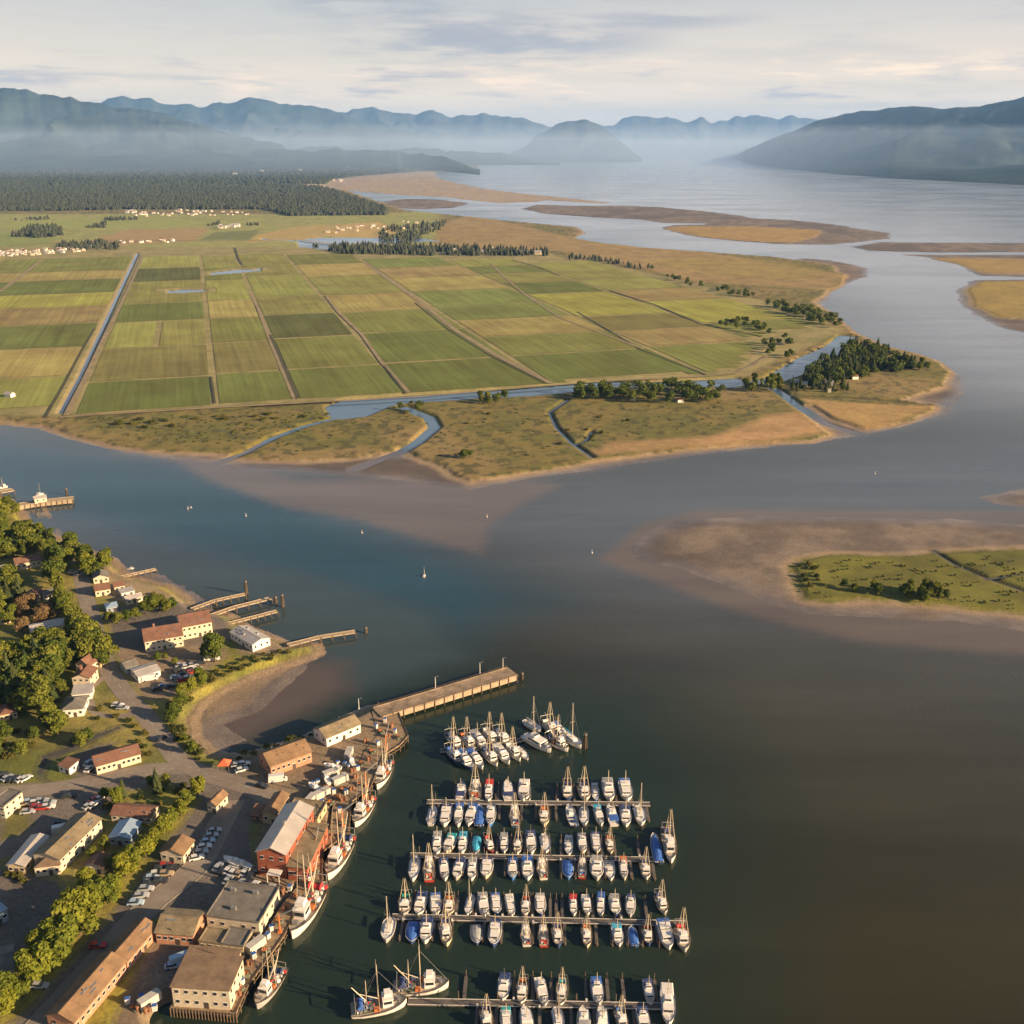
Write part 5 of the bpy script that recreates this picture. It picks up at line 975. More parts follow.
for x, y, l in [(188, 509, 'first mooring buoy off the northern shore'), (246, 516, 'orange buoy near the submerged mud tongue'), (362, 533, 'white buoy at the edge of the mud tongue'), (487, 517, 'channel marker beside the mud tongue tip'), (592, 553, 'lone buoy in the open channel'), (875, 474, 'channel marker below the headland')]:
    r = empty('buoy', P(x, y, 0), 0, l, 'buoy'); MB().tube((0, 0, -.5), (0, 0, .5), .5, .45, 10).build('float', CARS and mat('buoy_paint', (.62, .5, .42), .5), r); MB().tube((0, 0, .5), (0, 0, 1.6), .1, .06).box((0, 0, 1.7), (.35, .35, .3)).build('topmark', TRIM, r)
boat_bt((423.5, 577.5), (425, 575), 2.0, 'swn', 'lone sailing boat under way in the middle of the channel'); boat_bt((190, 508), (192, 507.3), 1.6, 'sww', 'tiny sailing boat anchored off the northern shore')
# ------------------------------------------------------------------ gear standing on the wharf and the yards
def gear(kind):
    if kind == 'tote_stack':
        r = empty('fish_tote_stack', (0, 0, 0)); MB().box((0, 0, .45), (1.3, 1.1, .85), taper=1.06).box((0, 0, 1.35), (1.3, 1.1, .85), taper=1.06).build('tote', mat('tote_plastic', (.55, .52, .47), .6), r); MB().box((0, 0, 1.82), (1.4, 1.2, .08)).build('lid', cm('blue'), r)
    elif kind == 'net_heap':
        r = empty('net_heap', (0, 0, 0)); m = MB()
        for i in range(7): m.box((random.uniform(-.8, .8), random.uniform(-.8, .8), .3+.15*(i % 3)), (1.6, 1.3, .6), random.random()*3, taper=.55)
        m.build('netting', NETM, r); m = MB(); [m.tube((random.uniform(-1, 1), random.uniform(-1, 1), .75), (random.uniform(-1, 1), random.uniform(-1, 1), .85), .16, n=5) for i in range(6)]; m.build('float', cm('orange'), r)
    elif kind == 'pot_stack':
        r = empty('crab_pot_stack', (0, 0, 0)); m = MB()
        for z_ in (.3, .85, 1.4): 
            for s in (-.55, .55): m.tube((s, 0, z_-.22), (s, 0, z_+.22), .5, .5, 9)
        m.build('pot', mat('rusty_pot', (.26, .12, .06), .9, var=.4, scale=2), r); MB().box((0, 0, .03), (2.3, 1.2, .08)).build('pallet', WOOD, r)
    elif kind == 'container':
        r = empty('storage_container', (0, 0, 0)); MB().box((0, 0, 1.3), (6.1, 2.4, 2.5)).build('box', mat('container_paint', (.50, .47, .42), .55, wave=('X', 3, .3)), r); MB().box((3.08, 0, 1.3), (.08, 2.2, 2.3)).build('door', STEEL, r)
    elif kind == 'trailer_boat':
        r = empty('boat_on_trailer', (0, 0, 0)); m = MB(); hull(m, 7, 2.4, .8); m.v = [(a, b_, c_+1.1) for a, b_, c_ in m.v]; m.build('hull', [hm('white'), GEL], r); MB().box((0, .6, 2.2), (1.5, 1.8, .9), taper=.8).build('cabin', GEL, r); MB().box((0, 0, .5), (1.8, 6.5, .15)).tube((-1.1, -1, .35), (1.1, -1, .35), .34, n=8).build('trailer', STEEL, r)
    elif kind == 'crane':
        r = empty('wharf_hoist', (0, 0, 0)); MB().tube((0, 0, 0), (0, 0, 6.5), .25, .2).box((0, 0, .3), (1.2, 1.2, .6)).build('post', cm('orange'), r); MB().tube((0, 0, 5.8), (5.2, 0, 8.4), .16, .1).tube((0, 0, 6.5), (5.2, 0, 8.4), .05, n=4).build('arm', STEEL, r)
    return r
GP = {}
GL = {'tote_stack': ('white fish tote stack', 'totes'), 'net_heap': ('heap of dark netting', 'net'), 'pot_stack': ('stack of rusty crab pots', 'crab pots'), 'container': ('pale steel storage container', 'container'), 'trailer_boat': ('small white boat on a trailer', 'boat trailer'), 'crane': ('orange wharf hoist', 'crane')}
GNR = {}
def put(kind, x, y, ang, where, z=3.17, sc=1.0):
    GNR[(kind, where)] = GNR.get((kind, where), -1)+1; n = GNR[(kind, where)]
    if kind not in GP: r = gear(kind); GP[kind] = r; r.location = P(x, y, z); r.rotation_euler[2] = R(ang); r.scale = (sc,)*3
    else: r = dup(GP[kind], P(x, y, z), R(ang), sc)
    tag(r, f'{GL[kind][0]}, {ORD[n]} {where}', GL[kind][1], 'gear on the wharf and in the yards')
for k, x, y in [('container', 331, 776), ('container', 340, 782), ('trailer_boat', 333, 770), ('tote_stack', 345, 766), ('tote_stack', 349, 768), ('pot_stack', 353, 772), ('trailer_boat', 352, 764), ('tote_stack', 338, 765), ('pot_stack', 356, 778), ('net_heap', 343, 790), ('net_heap', 362, 764), ('tote_stack', 358, 770), ('container', 349, 756)]: put(k, x, y, random.uniform(0, 90), 'in the yard below the white-walled shed', 3.12)
for k, x, y in [('container', 322, 796), ('tote_stack', 313, 786), ('trailer_boat', 316, 791), ('tote_stack', 318, 784), ('pot_stack', 326, 789), ('tote_stack', 334, 793), ('pot_stack', 338, 798), ('net_heap', 330, 803), ('tote_stack', 322, 804), ('pot_stack', 343, 801), ('tote_stack', 346, 794), ('net_heap', 312, 796), ('trailer_boat', 327, 782), ('container', 310, 803)]: put(k, x, y, random.uniform(0, 90), 'in the yard before the long brick net shed', 3.12)
for k, x, y in [('net_heap', 398, 738), ('pot_stack', 392, 727), ('tote_stack', 385, 722), ('tote_stack', 378, 745), ('net_heap', 372, 752), ('pot_stack', 369, 760), ('crane', 386, 750), ('pot_stack', 388, 737), ('net_heap', 381, 732), ('tote_stack', 395, 733), ('tote_stack', 376, 728), ('pot_stack', 366, 742)]: put(k, x, y, random.uniform(0, 90), 'on the wharf head beside the long pier')
for k, x, y in [('crane', 366, 786), ('net_heap', 360, 785), ('pot_stack', 352, 790), ('crane', 343, 826), ('tote_stack', 340, 812), ('net_heap', 342, 822), ('pot_stack', 331, 838), ('tote_stack', 324, 845), ('pot_stack', 316, 862), ('net_heap', 315, 872), ('tote_stack', 310, 880), ('crane', 317, 855)]: put(k, x, y, random.uniform(0, 90), 'along the wharf beside the red warehouse wing')
for k, x, y in [('pot_stack', 283, 893), ('tote_stack', 290, 890), ('net_heap', 296, 897), ('tote_stack', 276, 902), ('pot_stack', 285, 910), ('net_heap', 279, 922), ('tote_stack', 272, 930), ('tote_stack', 268, 938), ('pot_stack', 262, 945), ('net_heap', 265, 952), ('crane', 280, 932), ('tote_stack', 254, 958), ('container', 256, 948), ('pot_stack', 250, 965), ('net_heap', 246, 975), ('tote_stack', 242, 984), ('pot_stack', 238, 996), ('net_heap', 240, 990)]: put(k, x, y, random.uniform(0, 90), 'on the lower wharf below the wide cream building')
for k, x, y in [('trailer_boat', 238, 866), ('trailer_boat', 244, 868), ('trailer_boat', 232, 865)]: put(k, x, y, 60, 'on the car park before the tall red warehouse', 3.1)
for k, x, y in [('container', 150, 1003), ('tote_stack', 142, 1000), ('pot_stack', 148, 1012), ('tote_stack', 155, 1010), ('pot_stack', 140, 1010), ('net_heap', 134, 1008), ('tote_stack', 128, 1003)]: put(k, x, y, random.uniform(0, 90), 'in the yard beside the tall cream cannery', 3.1)
# ------------------------------------------------------------------ trees
def leafmat(name, col, col2, tr=.25):
    m = bpy.data.materials.new(name); m.use_nodes = True; t = m.node_tree; b = t.nodes['Principled BSDF']
    oi = N(t, 'ShaderNodeObjectInfo'); geo = N(t, 'ShaderNodeNewGeometry'); tc = N(t, 'ShaderNodeTexCoord')
    n1 = noise(t, tc.outputs['Object'], .45, 3, .6)
    f = math_node(t, 'ADD', math_node(t, 'MULTIPLY', n1, .7), math_node(t, 'MULTIPLY', oi.outputs['Random'], .5))
    c = mixc(t, maprange(t, f, .35, .85, 0, 1), (*col, 1), (*col2, 1))
    L(t, c, b.inputs['Base Color']); b.inputs['Roughness'].default_value = .75; b.inputs['Specular IOR Level'].default_value = .15
    tl = N(t, 'ShaderNodeBsdfTranslucent'); L(t, c, tl.inputs[0]); mxs = N(t, 'ShaderNodeMixShader'); mxs.inputs[0].default_value = tr
    L(t, b.outputs[0], mxs.inputs[1]); L(t, tl.outputs[0], mxs.inputs[2]); L(t, mxs.outputs[0], t.nodes['Material Output'].inputs[0]); return m
LEAF = leafmat('broadleaf_foliage', (.070, .098, .014), (.155, .165, .022)); LEAFY = leafmat('golden_foliage', (.115, .140, .016), (.190, .195, .020)); NEEDLE = leafmat('conifer_foliage', (.030, .046, .016), (.062, .074, .022), .12); NEEDL2 = leafmat('far_wood_foliage', (.030, .038, .026), (.044, .050, .032), .1)
BARK = mat('bark', (.085, .06, .04), .95, var=.25, scale=1.5); BUSHM = leafmat('bush_foliage', (.055, .065, .014), (.13, .115, .025)); BRN = leafmat('brown_foliage', (.10, .065, .03), (.15, .10, .045), .1)
def leaf_cloud(rng, blobs, n, size):
    vs = []; fs = []
    for k in range(n):
        c, r = blobs[rng.integers(len(blobs))]
        d = rng.normal(size=3); d /= np.linalg.norm(d); 
        if d[2] < -.35: d[2] *= -1
        rr = rng.uniform(.72, 1.05); p = np.array(c)+d*np.array(r)*rr
        n_ = d*.8+rng.normal(size=3)*.55; n_ /= np.linalg.norm(n_); a = np.cross(n_, rng.normal(size=3)); a /= np.linalg.norm(a); b_ = np.cross(n_, a); s = size*rng.uniform(.6, 1.3)
        o = len(vs); vs += [p-a*s-b_*s*.6, p+a*s*.8-b_*s*.7, p+a*s+b_*s*.6, p-a*s*.7+b_*s*.8]; fs.append((o, o+1, o+2, o+3))
    return vs, fs
def make_broad(seed, m_, hgt=10, wid=8, n=2600, size=.36, name='broadleaf_tree'):
    rng = np.random.default_rng(seed); blobs = []
    for i in range(20):
        a = rng.uniform(0, 6.28); rr = wid/2*rng.uniform(.1, .66); z = hgt*rng.uniform(.24, .80); k = 1-.4*abs(z/hgt-.5)
        blobs.append(((math.cos(a)*rr*k, math.sin(a)*rr*k, z), (wid*rng.uniform(.17, .27), wid*rng.uniform(.17, .27), hgt*rng.uniform(.12, .19))))
    r = empty(name, (0, 0, 0)); vs, fs = leaf_cloud(rng, blobs, n, size*1.05); MB().add(vs, fs).build('crown', m_, r)
    t = MB().tube((0, 0, -.3), (0, 0, hgt*.42), wid*.045, wid*.028, 7)
    for i in range(6): c = blobs[i*2][0]; t.tube((0, 0, hgt*.3), (c[0]*.9, c[1]*.9, c[2]), wid*.02, wid*.006, 5)
    t.build('trunk', BARK, r); return r
def make_conifer(seed, m_, hgt=14, wid=5, name='conifer_tree'):
    rng = np.random.default_rng(seed); m = MB(); nl = 11
    for k in range(nl):
        t = k/(nl-1); z = hgt*(.12+.84*t); rr = wid/2*(1-t)**.85+.18; nn = 9
        for i in range(nn):
            a = i*6.283/nn+rng.uniform(-.3, .3); r_ = rr*rng.uniform(.65, 1.15); w_ = rr*.42+.12; dz = hgt*.055+r_*.28; cx, sx = math.cos(a), math.sin(a)
            m.add([(0, 0, z+hgt*.06), (cx*r_-sx*w_, sx*r_+cx*w_, z-dz*.6), (cx*r_*1.15, sx*r_*1.15, z-dz), (cx*r_+sx*w_, sx*r_-cx*w_, z-dz*.6)], [(0, 1, 2), (0, 2, 3)])
    r = empty(name, (0, 0, 0)); m.build('crown', m_, r); MB().tube((0, 0, -.3), (0, 0, hgt*.9), .28, .05, 6).build('trunk', BARK, r); return r
def make_bush(seed, m_):
    rng = np.random.default_rng(seed); blobs = [((rng.uniform(-1.1, 1.1), rng.uniform(-1, 1), rng.uniform(.5, 1.3)), (rng.uniform(.8, 1.2), rng.uniform(.8, 1.2), rng.uniform(.6, 1.0))) for i in range(7)]
    r = empty('bush', (0, 0, 0)); vs, fs = leaf_cloud(rng, blobs, 420, .26); MB().add(vs, fs).build('foliage', m_, r); MB().tube((0, 0, -.2), (.1, 0, 1.0), .12, .05, 5).build('stem', BARK, r); return r
TP = {'L': [lambda: make_broad(1, LEAF), lambda: make_broad(2, LEAF, 11, 7.5), lambda: make_broad(3, LEAF, 8, 8)], 'Y': [lambda: make_broad(4, LEAFY, 9, 7), lambda: make_broad(5, LEAFY, 10, 7.5)],
      'N': [lambda: make_conifer(6, NEEDLE), lambda: make_conifer(7, NEEDLE, 15, 5.5), lambda: make_conifer(8, NEEDLE, 12, 5)], 'B': [lambda: make_bush(9, BUSHM), lambda: make_bush(10, BUSHM)], 'D': [lambda: make_broad(12, BRN, 8, 8)], 'P': [lambda: make_broad(13, LEAF, 15, 6.5, 1700)]}
TC = {}; BASEH = {'L': 9.6, 'Y': 9.5, 'N': 13.5, 'B': 2.2, 'D': 8, 'P': 15}
def tree(k, x, y, hgt, label, z=ZT, group=None, cat=None, wide=1.0):
    i = random.randrange(len(TP[k])); s = hgt/BASEH[k]; loc = P(x, y, z-.05); sc = (s*wide*random.uniform(.92, 1.08), s*wide*random.uniform(.92, 1.08), s); rz = random.uniform(0, 6.28)
    if (k, i) not in TC: r = TP[k][i](); TC[(k, i)] = r; r.location = loc; r.rotation_euler[2] = rz; r.scale = sc
    else: r = dup(TC[(k, i)], loc, rz, sc)
    tag(r, label, cat or ('bush' if k == 'B' else 'tree'), group); return r
# the row along the shaded street; heights in metres
random.seed(11)
for n, (x, y, hh) in enumerate([(4, 1012, 8), (12, 1002, 7.5), (36, 984, 11), (52, 970, 9.5), (46, 960, 9), (60, 950, 10), (67, 942, 9), (80, 934, 11.5), (90, 915, 9)]): tree('Y', x, y, hh*1.22, f'golden round tree, {ORD[n]} from the lower frame corner, along the shaded street', group='tree row along the shaded street', wide=random.uniform(1.05, 1.4))
for n, (x, y, hh) in enumerate([(98, 903, 9.5), (110, 902, 8.5), (117, 896, 8), (92, 890, 8)]): tree('Y', x, y, hh, f'yellow-green tree, {ORD[n]} in the clump below the small brown-roofed cream house', group='tree row along the shaded street', wide=1.15)
for n, (x, y, hh) in enumerate([(126, 876, 8), (135, 867, 8.5), (146, 857, 9), (155, 845, 7), (164, 835, 7.5), (172, 826, 7), (181, 816, 7), (188, 806, 7), (198, 797, 9)]): tree('Y', x, y, hh, f'golden green tree, {ORD[n]} going up the row from cottage to road bend', group='tree row along the shaded street', wide=random.uniform(.95, 1.35))
tree('Y', 117, 807, 9, 'slim golden tree beside the crossing road', wide=.7)
tree('L', 215, 662, 14, 'big round green tree between the hotel and the boathouse', wide=1.05)
tree('L', 207, 657, 9, 'smaller green tree touching the big round hotel tree'); tree('L', 158, 660, 5, 'low leafy tree against the hotel front'); tree('L', 166, 658, 4, 'small leafy tree right of the low one at the hotel front'); tree('L', 175, 664, 4, 'little tree on the hotel car park edge')
tree('Y', 104, 570, 13, 'tallest golden tree on the northern shore', wide=1.05); tree('L', 97, 575, 10, 'dark green tree tucked behind the tallest golden shore tree')
for n, (x, y, hh) in enumerate([(110, 622, 6), (118, 624, 6.5), (128, 622, 7), (136, 620, 7), (146, 614, 8), (153, 612, 9), (160, 610, 9), (167, 612, 7), (172, 608, 7)]): tree('L', x, y, hh, f'green tree, {ORD[n]} along the hedge above the shaded hotel yard', group='trees above the hotel yard', wide=1.15)
def fill(poly, n, ks, hr, desc, grp, z=ZT, mind=7, wide=1.0, cat=None):
    "trees of one grove; far ones first"
    if z == ZT and mind >= 5 and 'B' not in ks: n = int(n*1.45); mind *= .8; wide = wide*1.12
    done = []; tries = 0; xs_ = [p[0] for p in poly]; ys_ = [p[1] for p in poly]
    while len(done) < n and tries < n*60:
        tries += 1; x, y = random.uniform(min(xs_), max(xs_)), random.uniform(min(ys_), max(ys_))
        if not inside((x, y), poly): continue
        q = P(x, y, z)
        if any((q-o[2]).length < mind for o in done): continue
        done.append((x, y, q))
    done.sort(key=lambda o: (o[1], o[0]))
    for n_, (x, y, q) in enumerate(done):
        k = random.choice(ks); nm = {'L': 'green broadleaf tree', 'Y': 'golden broadleaf tree', 'N': 'dark conifer', 'B': 'low bush', 'D': 'brown-leaved tree', 'P': 'tall narrow green tree'}[k]
        tree(k, x, y, random.uniform(*hr)*random.uniform(.85, 1.15)*({'N': 1.25, 'B': .3}.get(k, 1)), f'{nm} {desc}', z, grp, wide=wide, cat=cat)
fill([(-30, 506), (8, 503), (22, 520), (20, 535), (-30, 528)], 10, 'LLY', (8, 11), 'in the grove beside the frame-edge jetty', 'trees of the northern shore groves')
fill([(-20, 535), (22, 528), (52, 540), (66, 552), (60, 562), (30, 556), (-20, 566)], 22, 'LLLP', (9, 13), 'in the shaded waterside grove north of the brown-roofed house', 'trees of the northern shore groves', mind=6.5)
fill([(66, 548), (80, 552), (92, 566), (92, 578), (80, 572), (66, 565)], 6, 'LLY', (9, 12), 'between the waterside grove and the shore street', 'trees of the northern shore groves')
fill([(50, 560), (62, 565), (66, 600), (66, 620), (55, 600)], 8, 'PLP', (12, 15), 'in the tall column beside the shore street', 'tall trees beside the shore street', mind=5.5)
fill([(-10, 580), (16, 578), (22, 592), (18, 605), (-10, 606)], 7, 'LLN', (8, 11), 'around the half hidden pale house', 'trees among the northern houses')
fill([(66, 612), (78, 632), (80, 650), (70, 640), (64, 622)], 6, 'YL', (9, 12), 'on the verge below the tall column by the shore street', 'trees among the northern houses')
fill([(16, 612), (30, 608), (58, 610), (62, 622), (30, 634), (16, 632)], 10, 'DDB', (7, 9), 'in the brown thicket above the long pale building', 'brown thicket trees', mind=6)
fill([(-10, 606), (14, 608), (14, 625), (-10, 622)], 5, 'LY', (7, 9), 'left of the brown thicket', 'trees among the northern houses')
fill([(78, 634), (100, 645), (107, 660), (100, 668), (84, 664), (74, 652)], 14, 'LLP', (10, 13), 'in the dense grove beside the road junction', 'trees of the road junction grove', mind=5)
fill([(26, 660), (40, 652), (74, 656), (80, 668), (56, 672), (30, 672)], 11, 'LLP', (11, 14), 'below the long pale building', 'trees of the central grove', mind=5.5)
fill([(-20, 672), (26, 668), (52, 676), (54, 700), (40, 716), (22, 712), (-20, 706)], 30, 'LLLPN', (11, 15), 'in the big central grove left of the gabled houses', 'trees of the central grove', mind=5.5)
fill([(52, 688), (66, 692), (62, 702), (52, 700)], 2, 'L', (7, 8), 'round and alone beside the red gabled house', 'trees of the central grove')
fill([(48, 716), (60, 722), (58, 738), (48, 735)], 4, 'LLN', (8, 10), 'left of the white hip-roofed house', 'trees round the meadow')
fill([(84, 714), (102, 708), (100, 720), (86, 722)], 4, 'LB', (6, 8), 'right of the white hip-roofed house', 'trees round the meadow')
fill([(-10, 735), (30, 730), (40, 745), (20, 758), (-10, 760)], 13, 'LBB', (6, 9), 'in the scrub above the meadow', 'scrub above the meadow', mind=4.5)
fill([(70, 745), (78, 740), (92, 738), (86, 748)], 5, 'LB', (5, 8), 'casting shade on the meadow loop', 'trees round the meadow', mind=4)
fill([(168, 706), (190, 688), (205, 676), (210, 682), (192, 698), (182, 712), (172, 720)], 14, 'LBY', (6, 8), 'on the bank between road and bay beach', 'scrub on the bay bank', mind=4.5)
fill([(165, 716), (175, 718), (190, 740), (204, 756), (200, 762), (184, 748), (170, 732)], 22, 'BBL', (5, 6.5), 'along the kerb bank above the beach', 'scrub on the bay bank', mind=3.2)
fill([(205, 674), (245, 660), (285, 648), (290, 653), (250, 668), (210, 684)], 20, 'B', (5, 7), 'on the grass bank below the boathouse', 'scrub on the bay bank', mind=4)
fill([(150, 788), (185, 785), (190, 792), (160, 797)], 8, 'BBL', (5, 7), 'below the road beside the motel', 'scrub by the motel', mind=3.5)
fill([(112, 712), (135, 720), (152, 745), (158, 760), (148, 762), (135, 740), (118, 722)], 10, 'B', (5, 7), 'on the verge of the main road', 'scrub by the motel', mind=5)
fill([(100, 795), (160, 790), (158, 812), (108, 812)], 9, 'LBN', (6, 8), 'in the shaded gardens behind the red-roofed bungalow', 'garden trees', mind=5)
fill([(98, 845), (110, 850), (125, 858), (110, 870), (92, 862)], 5, 'BL', (5, 7), 'in the gardens below the blue-roofed bungalow', 'garden trees', mind=5)
fill([(0, 878), (12, 874), (30, 880), (20, 886)], 3, 'B', (5, 7), 'before the narrow pale-roofed house', 'garden trees', mind=3)
fill([(235, 757), (300, 737), (300, 742), (236, 762)], 16, 'B', (5, 7), 'on the green bank behind the brick net shed', 'scrub on the bay bank', mind=3.5)
fill([(300, 738), (340, 722), (342, 727), (302, 743)], 8, 'B', (4, 6), 'on the bank beside the white-walled shed', 'scrub on the bay bank', mind=3.5)
fill([(125, 590), (160, 596), (170, 602), (140, 600)], 5, 'B', (5, 7), 'beside the beach corner cottage', 'scrub on the bay bank', mind=4)
# the delta
fill([(800, 376), (826, 360), (850, 346), (872, 347), (900, 358), (916, 366), (900, 372), (870, 374), (850, 380), (820, 386), (800, 386)], 105, 'N', (8, 11.5), 'in the dense wood on the river headland', 'conifer wood on the river headland', z=ZL, mind=5, wide=1.6)
fill([(905, 361), (925, 364), (932, 370), (915, 372)], 6, 'YL', (8, 10), 'at the golden tip of the headland wood', 'conifer wood on the river headland', z=ZL, mind=7)
fill([(775, 388), (800, 382), (840, 384), (855, 388), (845, 393), (800, 392)], 24, 'LNB', (7, 10), 'around the headland farm houses', 'trees at the headland farm', z=ZL, mind=6)
fill([(744, 389), (752, 381), (778, 382), (788, 389), (770, 394), (748, 393)], 14, 'LP', (10, 13), 'beside the slough opposite the headland wood', 'trees beside the slough', z=ZL, mind=6)
BELT = []
def leaf_stuff(name, label, areas, m_, seed):
    rng = np.random.default_rng(seed); rr_ = random.Random(seed); M = MB()
    for poly, n, h0, h1 in areas:
        c = 0; xs_ = [p[0] for p in poly]; ys_ = [p[1] for p in poly]
        while c < n:
            x, y = rr_.uniform(min(xs_), max(xs_)), rr_.uniform(min(ys_), max(ys_))
            if not inside((x, y), poly): continue
            c += 1; q = P(x, y, ZL); hh = rr_.uniform(h0, h1); b_ = [((q.x+rr_.uniform(-.2, .2)*hh, q.y+rr_.uniform(-.2, .2)*hh, q.z+hh*rr_.uniform(.25, .75)), (hh*.26, hh*.26, hh*.24)) for _ in range(6)]
            vs, fs = leaf_cloud(rng, b_, 260, .7); M.add(vs, fs); M.tube((q.x, q.y, q.z-.2), (q.x, q.y, q.z+hh*.5), .25, .1, 5)
    return tag(M.build(name, m_), label, 'wood', kind='stuff')
BELT.append(([(560, 394), (620, 389), (680, 388), (722, 391), (720, 402), (650, 404), (600, 402), (570, 400)], 75, 9, 13))
fill([(395, 412), (410, 402), (430, 404), (425, 412), (405, 414)], 8, 'LB', (7, 10), 'by the bend where creek leaves the slough', 'tree belt along the slough', z=ZL, mind=6)
fill([(478, 398), (505, 398), (503, 404), (480, 405)], 7, 'L', (8, 10), 'in the small clump midway along the slough', 'tree belt along the slough', z=ZL, mind=6)
tree('L', 464, 458, 9, 'lone dark bushy tree on the southern marsh point', z=ZL, wide=1.2); tree('L', 470, 456, 6, 'small tree touching the lone marsh point tree', z=ZL)
fill([(100, 420), (330, 412), (300, 418), (120, 430)], 16, 'B', (6, 9), 'on the rough marsh below the fields', 'marsh scrub', z=ZL, mind=10, wide=1.8)
fill([(440, 410), (560, 410), (700, 430), (560, 455), (450, 450)], 9, 'B', (5, 8), 'on the southern marsh', 'marsh scrub', z=ZL, mind=14, wide=1.3)
BELT.append(([(715, 326), (745, 320), (762, 324), (770, 334), (742, 330)], 22, 7, 9))
BELT.append(([(760, 345), (790, 338), (798, 352), (785, 362), (768, 358)], 16, 7, 10))
BELT.append(([(760, 303), (790, 308), (830, 316), (846, 324), (838, 330), (800, 320), (762, 308)], 40, 10, 13))
BELT.append(([(650, 268), (690, 283), (720, 287), (760, 298), (755, 303), (700, 290), (655, 275)], 26, 8, 11))
fill([(818, 582), (850, 584), (905, 588), (940, 596), (980, 600), (970, 606), (880, 596), (818, 592)], 9, 'LB', (5, 7), 'along the southern edge of the green islet', 'trees on the green islet', z=1.0, mind=5)
fill([(905, 592), (935, 594), (948, 600), (925, 603), (905, 600)], 7, 'LP', (8, 10), 'in the dark clump on the green islet', 'trees on the green islet', z=1.0, mind=4)
fill([(796, 566), (812, 562), (820, 580), (806, 590), (798, 580)], 8, 'B', (6, 8), 'at the western tip of the green islet', 'trees on the green islet', z=1.0, mind=5)
leaf_stuff('tree_belt', 'leafy tree belts along the slough and the dykes of the farm plain', BELT+[([(800, 378), (826, 362), (850, 348), (872, 349), (900, 360), (916, 368), (870, 376), (820, 388)], 90, 9, 14)], LEAF, 77)
# far woods: nobody could count these
def wood_stuff(name, label, areas, seed, m_=None):
    rng = random.Random(seed); V = []; F = []
    for poly, n, h0, h1, rel in areas:
        xs_ = [p[0] for p in poly]; ys_ = [p[1] for p in poly]; c = 0
        while c < n:
            y = rng.uniform(min(ys_), max(ys_)); x = rng.uniform(min(xs_), max(xs_))
            if not inside((x, y), poly): continue
            c += 1; q = P(x, y, ZL); s = rng.uniform(.8, 1.25); hh = rng.uniform(h0, h1)*s; w_ = max(hh*.30, mpp(y)*1.0)*rel*s; o = len(V); a0 = rng.uniform(0, 6); k = 6
            tip = (q.x, q.y, q.z+hh)
            for lv, (fz, fr) in enumerate(((0.0, 1.0), (.45, .85*rng.uniform(.7, 1.1)))):
                for i in range(k): a = a0+i*6.283/k; r_ = w_*fr*rng.uniform(.75, 1.2); V.append((q.x+math.cos(a)*r_, q.y+math.sin(a)*r_, q.z+hh*fz))
            V.append(tip)
            for i in range(k): j = (i+1) % k; F.append((o+i, o+j, o+k+j, o+k+i)); F.append((o+k+i, o+k+j, o+2*k))
    return tag(MB().add(V, F).build(name, m_ or NEEDL2), label, 'wood', kind='stuff')
wood_stuff('forest', 'dark far-off forest beyond the farm plain', [([(-60, 211), (60, 211), (130, 209.5), (265, 209.5), (290, 216), (385, 215), (388, 210), (345, 194), (320, 187), (240, 184), (-60, 186)], 17000, 8, 17, 1.45), ([(-60, 186), (240, 184), (325, 184), (335, 178), (400, 172), (430, 169), (380, 160), (-60, 166)], 9000, 12, 20, 2.0)], 5)
wood_stuff('woods', 'far clumps of wood and hedgerow on the plain', [([(12, 237), (30, 228), (62, 227), (64, 236), (40, 238)], 150, 12, 16, 1.0), ([(55, 250), (60, 244), (118, 242), (120, 250)], 120, 9, 12, 1.0), ([(85, 228), (100, 224), (108, 222), (105, 228)], 40, 8, 11, 1), ([(105, 219), (137, 217), (137, 220), (105, 221)], 50, 8, 11, 1), ([(205, 226), (220, 222), (220, 226)], 14, 8, 10, 1), ([(245, 225), (258, 223), (258, 226)], 14, 8, 10, 1),
    ([(15, 219), (50, 217), (50, 220), (15, 221)], 30, 6, 9, 1), ([(325, 250), (345, 245), (400, 247), (470, 249), (550, 252), (548, 256), (440, 256), (338, 254)], 420, 11, 16, .9), ([(375, 236), (390, 228), (430, 224), (448, 222), (440, 230), (415, 240), (385, 242)], 170, 10, 14, 1.0), ([(568, 257), (600, 258), (650, 268), (640, 270), (600, 262), (568, 260)], 60, 6, 10, 1), ([(310, 246), (316, 245), (318, 248)], 6, 7, 9, 1), ([(400, 247), (408, 236), (415, 237), (410, 247)], 30, 10, 14, 1)], 8)
scrub = wood_stuff('marsh_scrub', 'low dark scrub scattered on the salt marshes', [([(90, 418), (335, 410), (320, 425), (280, 432), (240, 446), (150, 440), (100, 430)], 190, .6, 1.1, 2.0), ([(430, 408), (560, 406), (790, 400), (760, 425), (600, 445), (480, 470), (420, 450)], 90, .5, .9, 2.0), ([(300, 425), (400, 410), (420, 425), (390, 445), (260, 455)], 40, .5, .9, 2.0), ([(798, 560), (935, 556), (1024, 552), (1024, 610), (900, 598), (805, 596)], 110, .5, 1.0, 1.8)], 21, BUSHM)
scrub['category'] = 'scrub'
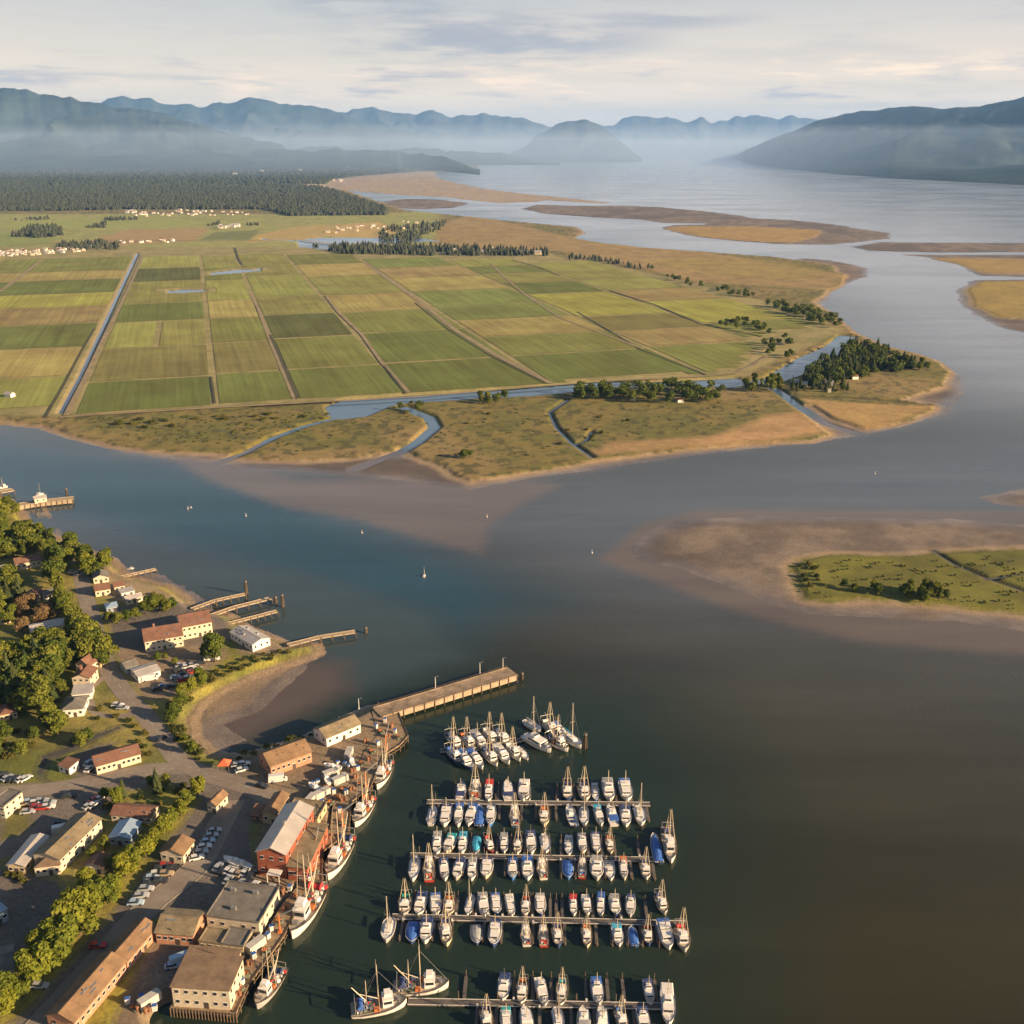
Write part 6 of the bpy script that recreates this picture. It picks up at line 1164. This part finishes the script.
# ------------------------------------------------------------------ far farm villages, each house a thing, shown a few pixels wide
HPR = {}
def far_house(x, y, s, rot, label, grp, z=ZL):
    k = random.choice('abc')
    if k not in HPR:
        r = empty('farmhouse', (0, 0, 0)); MB().box((0, 0, 2), (10, 7, 4.4)).build('wall', {'a': TRIM, 'b': WALLW, 'c': WALLC}[k], r)
        MB().add([(-5.4, -4, 4.1), (5.4, -4, 4.1), (5.4, 4, 4.1), (-5.4, 4, 4.1), (-5.4, 0, 6.6), (5.4, 0, 6.6)], [(0, 1, 5, 4), (2, 3, 4, 5), (0, 4, 3), (1, 2, 5), (3, 2, 1, 0)]).build('roof', {'a': RFM, 'b': RFR, 'c': RFM}[k], r); HPR[k] = r; r.location = P(x, y, z); r.rotation_euler[2] = rot; r.scale = (s,)*3
    else: r = dup(HPR[k], P(x, y, z), rot, s)
    tag(r, label, 'house', grp)
def village(poly, n, s, desc):
    xs_ = [p[0] for p in poly]; ys_ = [p[1] for p in poly]; c = 0
    while c < n:
        x, y = random.uniform(min(xs_), max(xs_)), random.uniform(min(ys_), max(ys_))
        if inside((x, y), poly): far_house(x, y, s*random.uniform(.8, 1.3), random.choice((0, 1.57))+random.uniform(-.3, .3), desc, 'small far houses of the farm villages'); c += 1
village([(-5, 252), (60, 249), (95, 247), (95, 250), (60, 254), (-5, 257)], 80, .7, 'small pale house in the village at the western field edge')
village([(120, 242.5), (160, 240), (185, 241.5), (160, 243), (122, 244)], 14, .8, 'small pale barn or house strung along the field lane')
village([(132, 213), (170, 210), (215, 211), (255, 213), (255, 215), (170, 218), (135, 217)], 46, .85, 'tiny pale house in the village at the forest edge')
village([(100, 212.5), (135, 211), (135, 213), (100, 213.5)], 8, 1, 'tiny pale house west of the forest edge village')
village([(218, 227), (245, 226.5), (245, 228.5), (218, 228.5)], 7, 1.3, 'pale farm building on the middle of the plain')
village([(310, 230), (330, 226), (385, 226), (400, 222), (425, 219), (430, 224), (380, 234), (318, 233)], 22, .85, 'pale house of the hamlet behind the pond')
village([(325, 181), (350, 179), (350, 181), (328, 183)], 6, 1.5, 'tiny house at the edge of the sand flats')
for x, y, s, l in [(453, 252, 1.3, 'white farmhouse in front of the dark tree belt'), (481, 253, 1.2, 'cream farmhouse in the dark tree belt'), (491, 249.5, 1, 'small farmhouse above the tree belt'), (524, 254, 1.2, 'tan barn left of the white barn on the tree belt'), (538, 254.5, 1.4, 'long white barn at the end of the tree belt'),
                   (795, 383, .65, 'small pale house left of the headland farm'), (803, 386, .75, 'white-walled house of the headland farm'), (818, 383, .7, 'tan-roofed house of the headland farm'), (829, 385, .75, 'bright gabled house in the middle of the headland farm'), (828, 392, .5, 'small shed below the headland farm'), (854, 379, .7, 'tan house at the right edge of the headland farm'), (680, 402, .6, 'low pale roof in the slough tree belt'), (633, 400, .5, 'small pale hut in the slough tree belt'), (10, 397, .8, 'small barn in the green field above the western shore')]:
    far_house(x, y, s, random.uniform(-.4, .4), l, None)
for x, y, s, l in [(55, 158, 3, 'far pale works building on the misty hillside, westernmost'), (88, 158, 3, 'far pale works building on the misty hillside, second'), (115, 163, 2.5, 'far white building below the misty hillside'), (235, 175, 3.0, 'far pale quarry shed in the forest, left'), (262, 172, 3.0, 'far pale quarry shed in the forest, middle'), (300, 171, 3.0, 'far pale quarry shed in the forest, right'), (348, 169, 3.5, 'far white building near the headland'), (420, 168, 3, 'far white building on the headland'), (549, 152, 5, 'far pale mill across the bay, left of two'), (562, 152, 5, 'far pale mill across the bay, right of two'), (868, 175.5, 1.6, 'lone white building on the shore below the near mountain')]:
    far_house(x, y, s, 0, l, None, z=3)
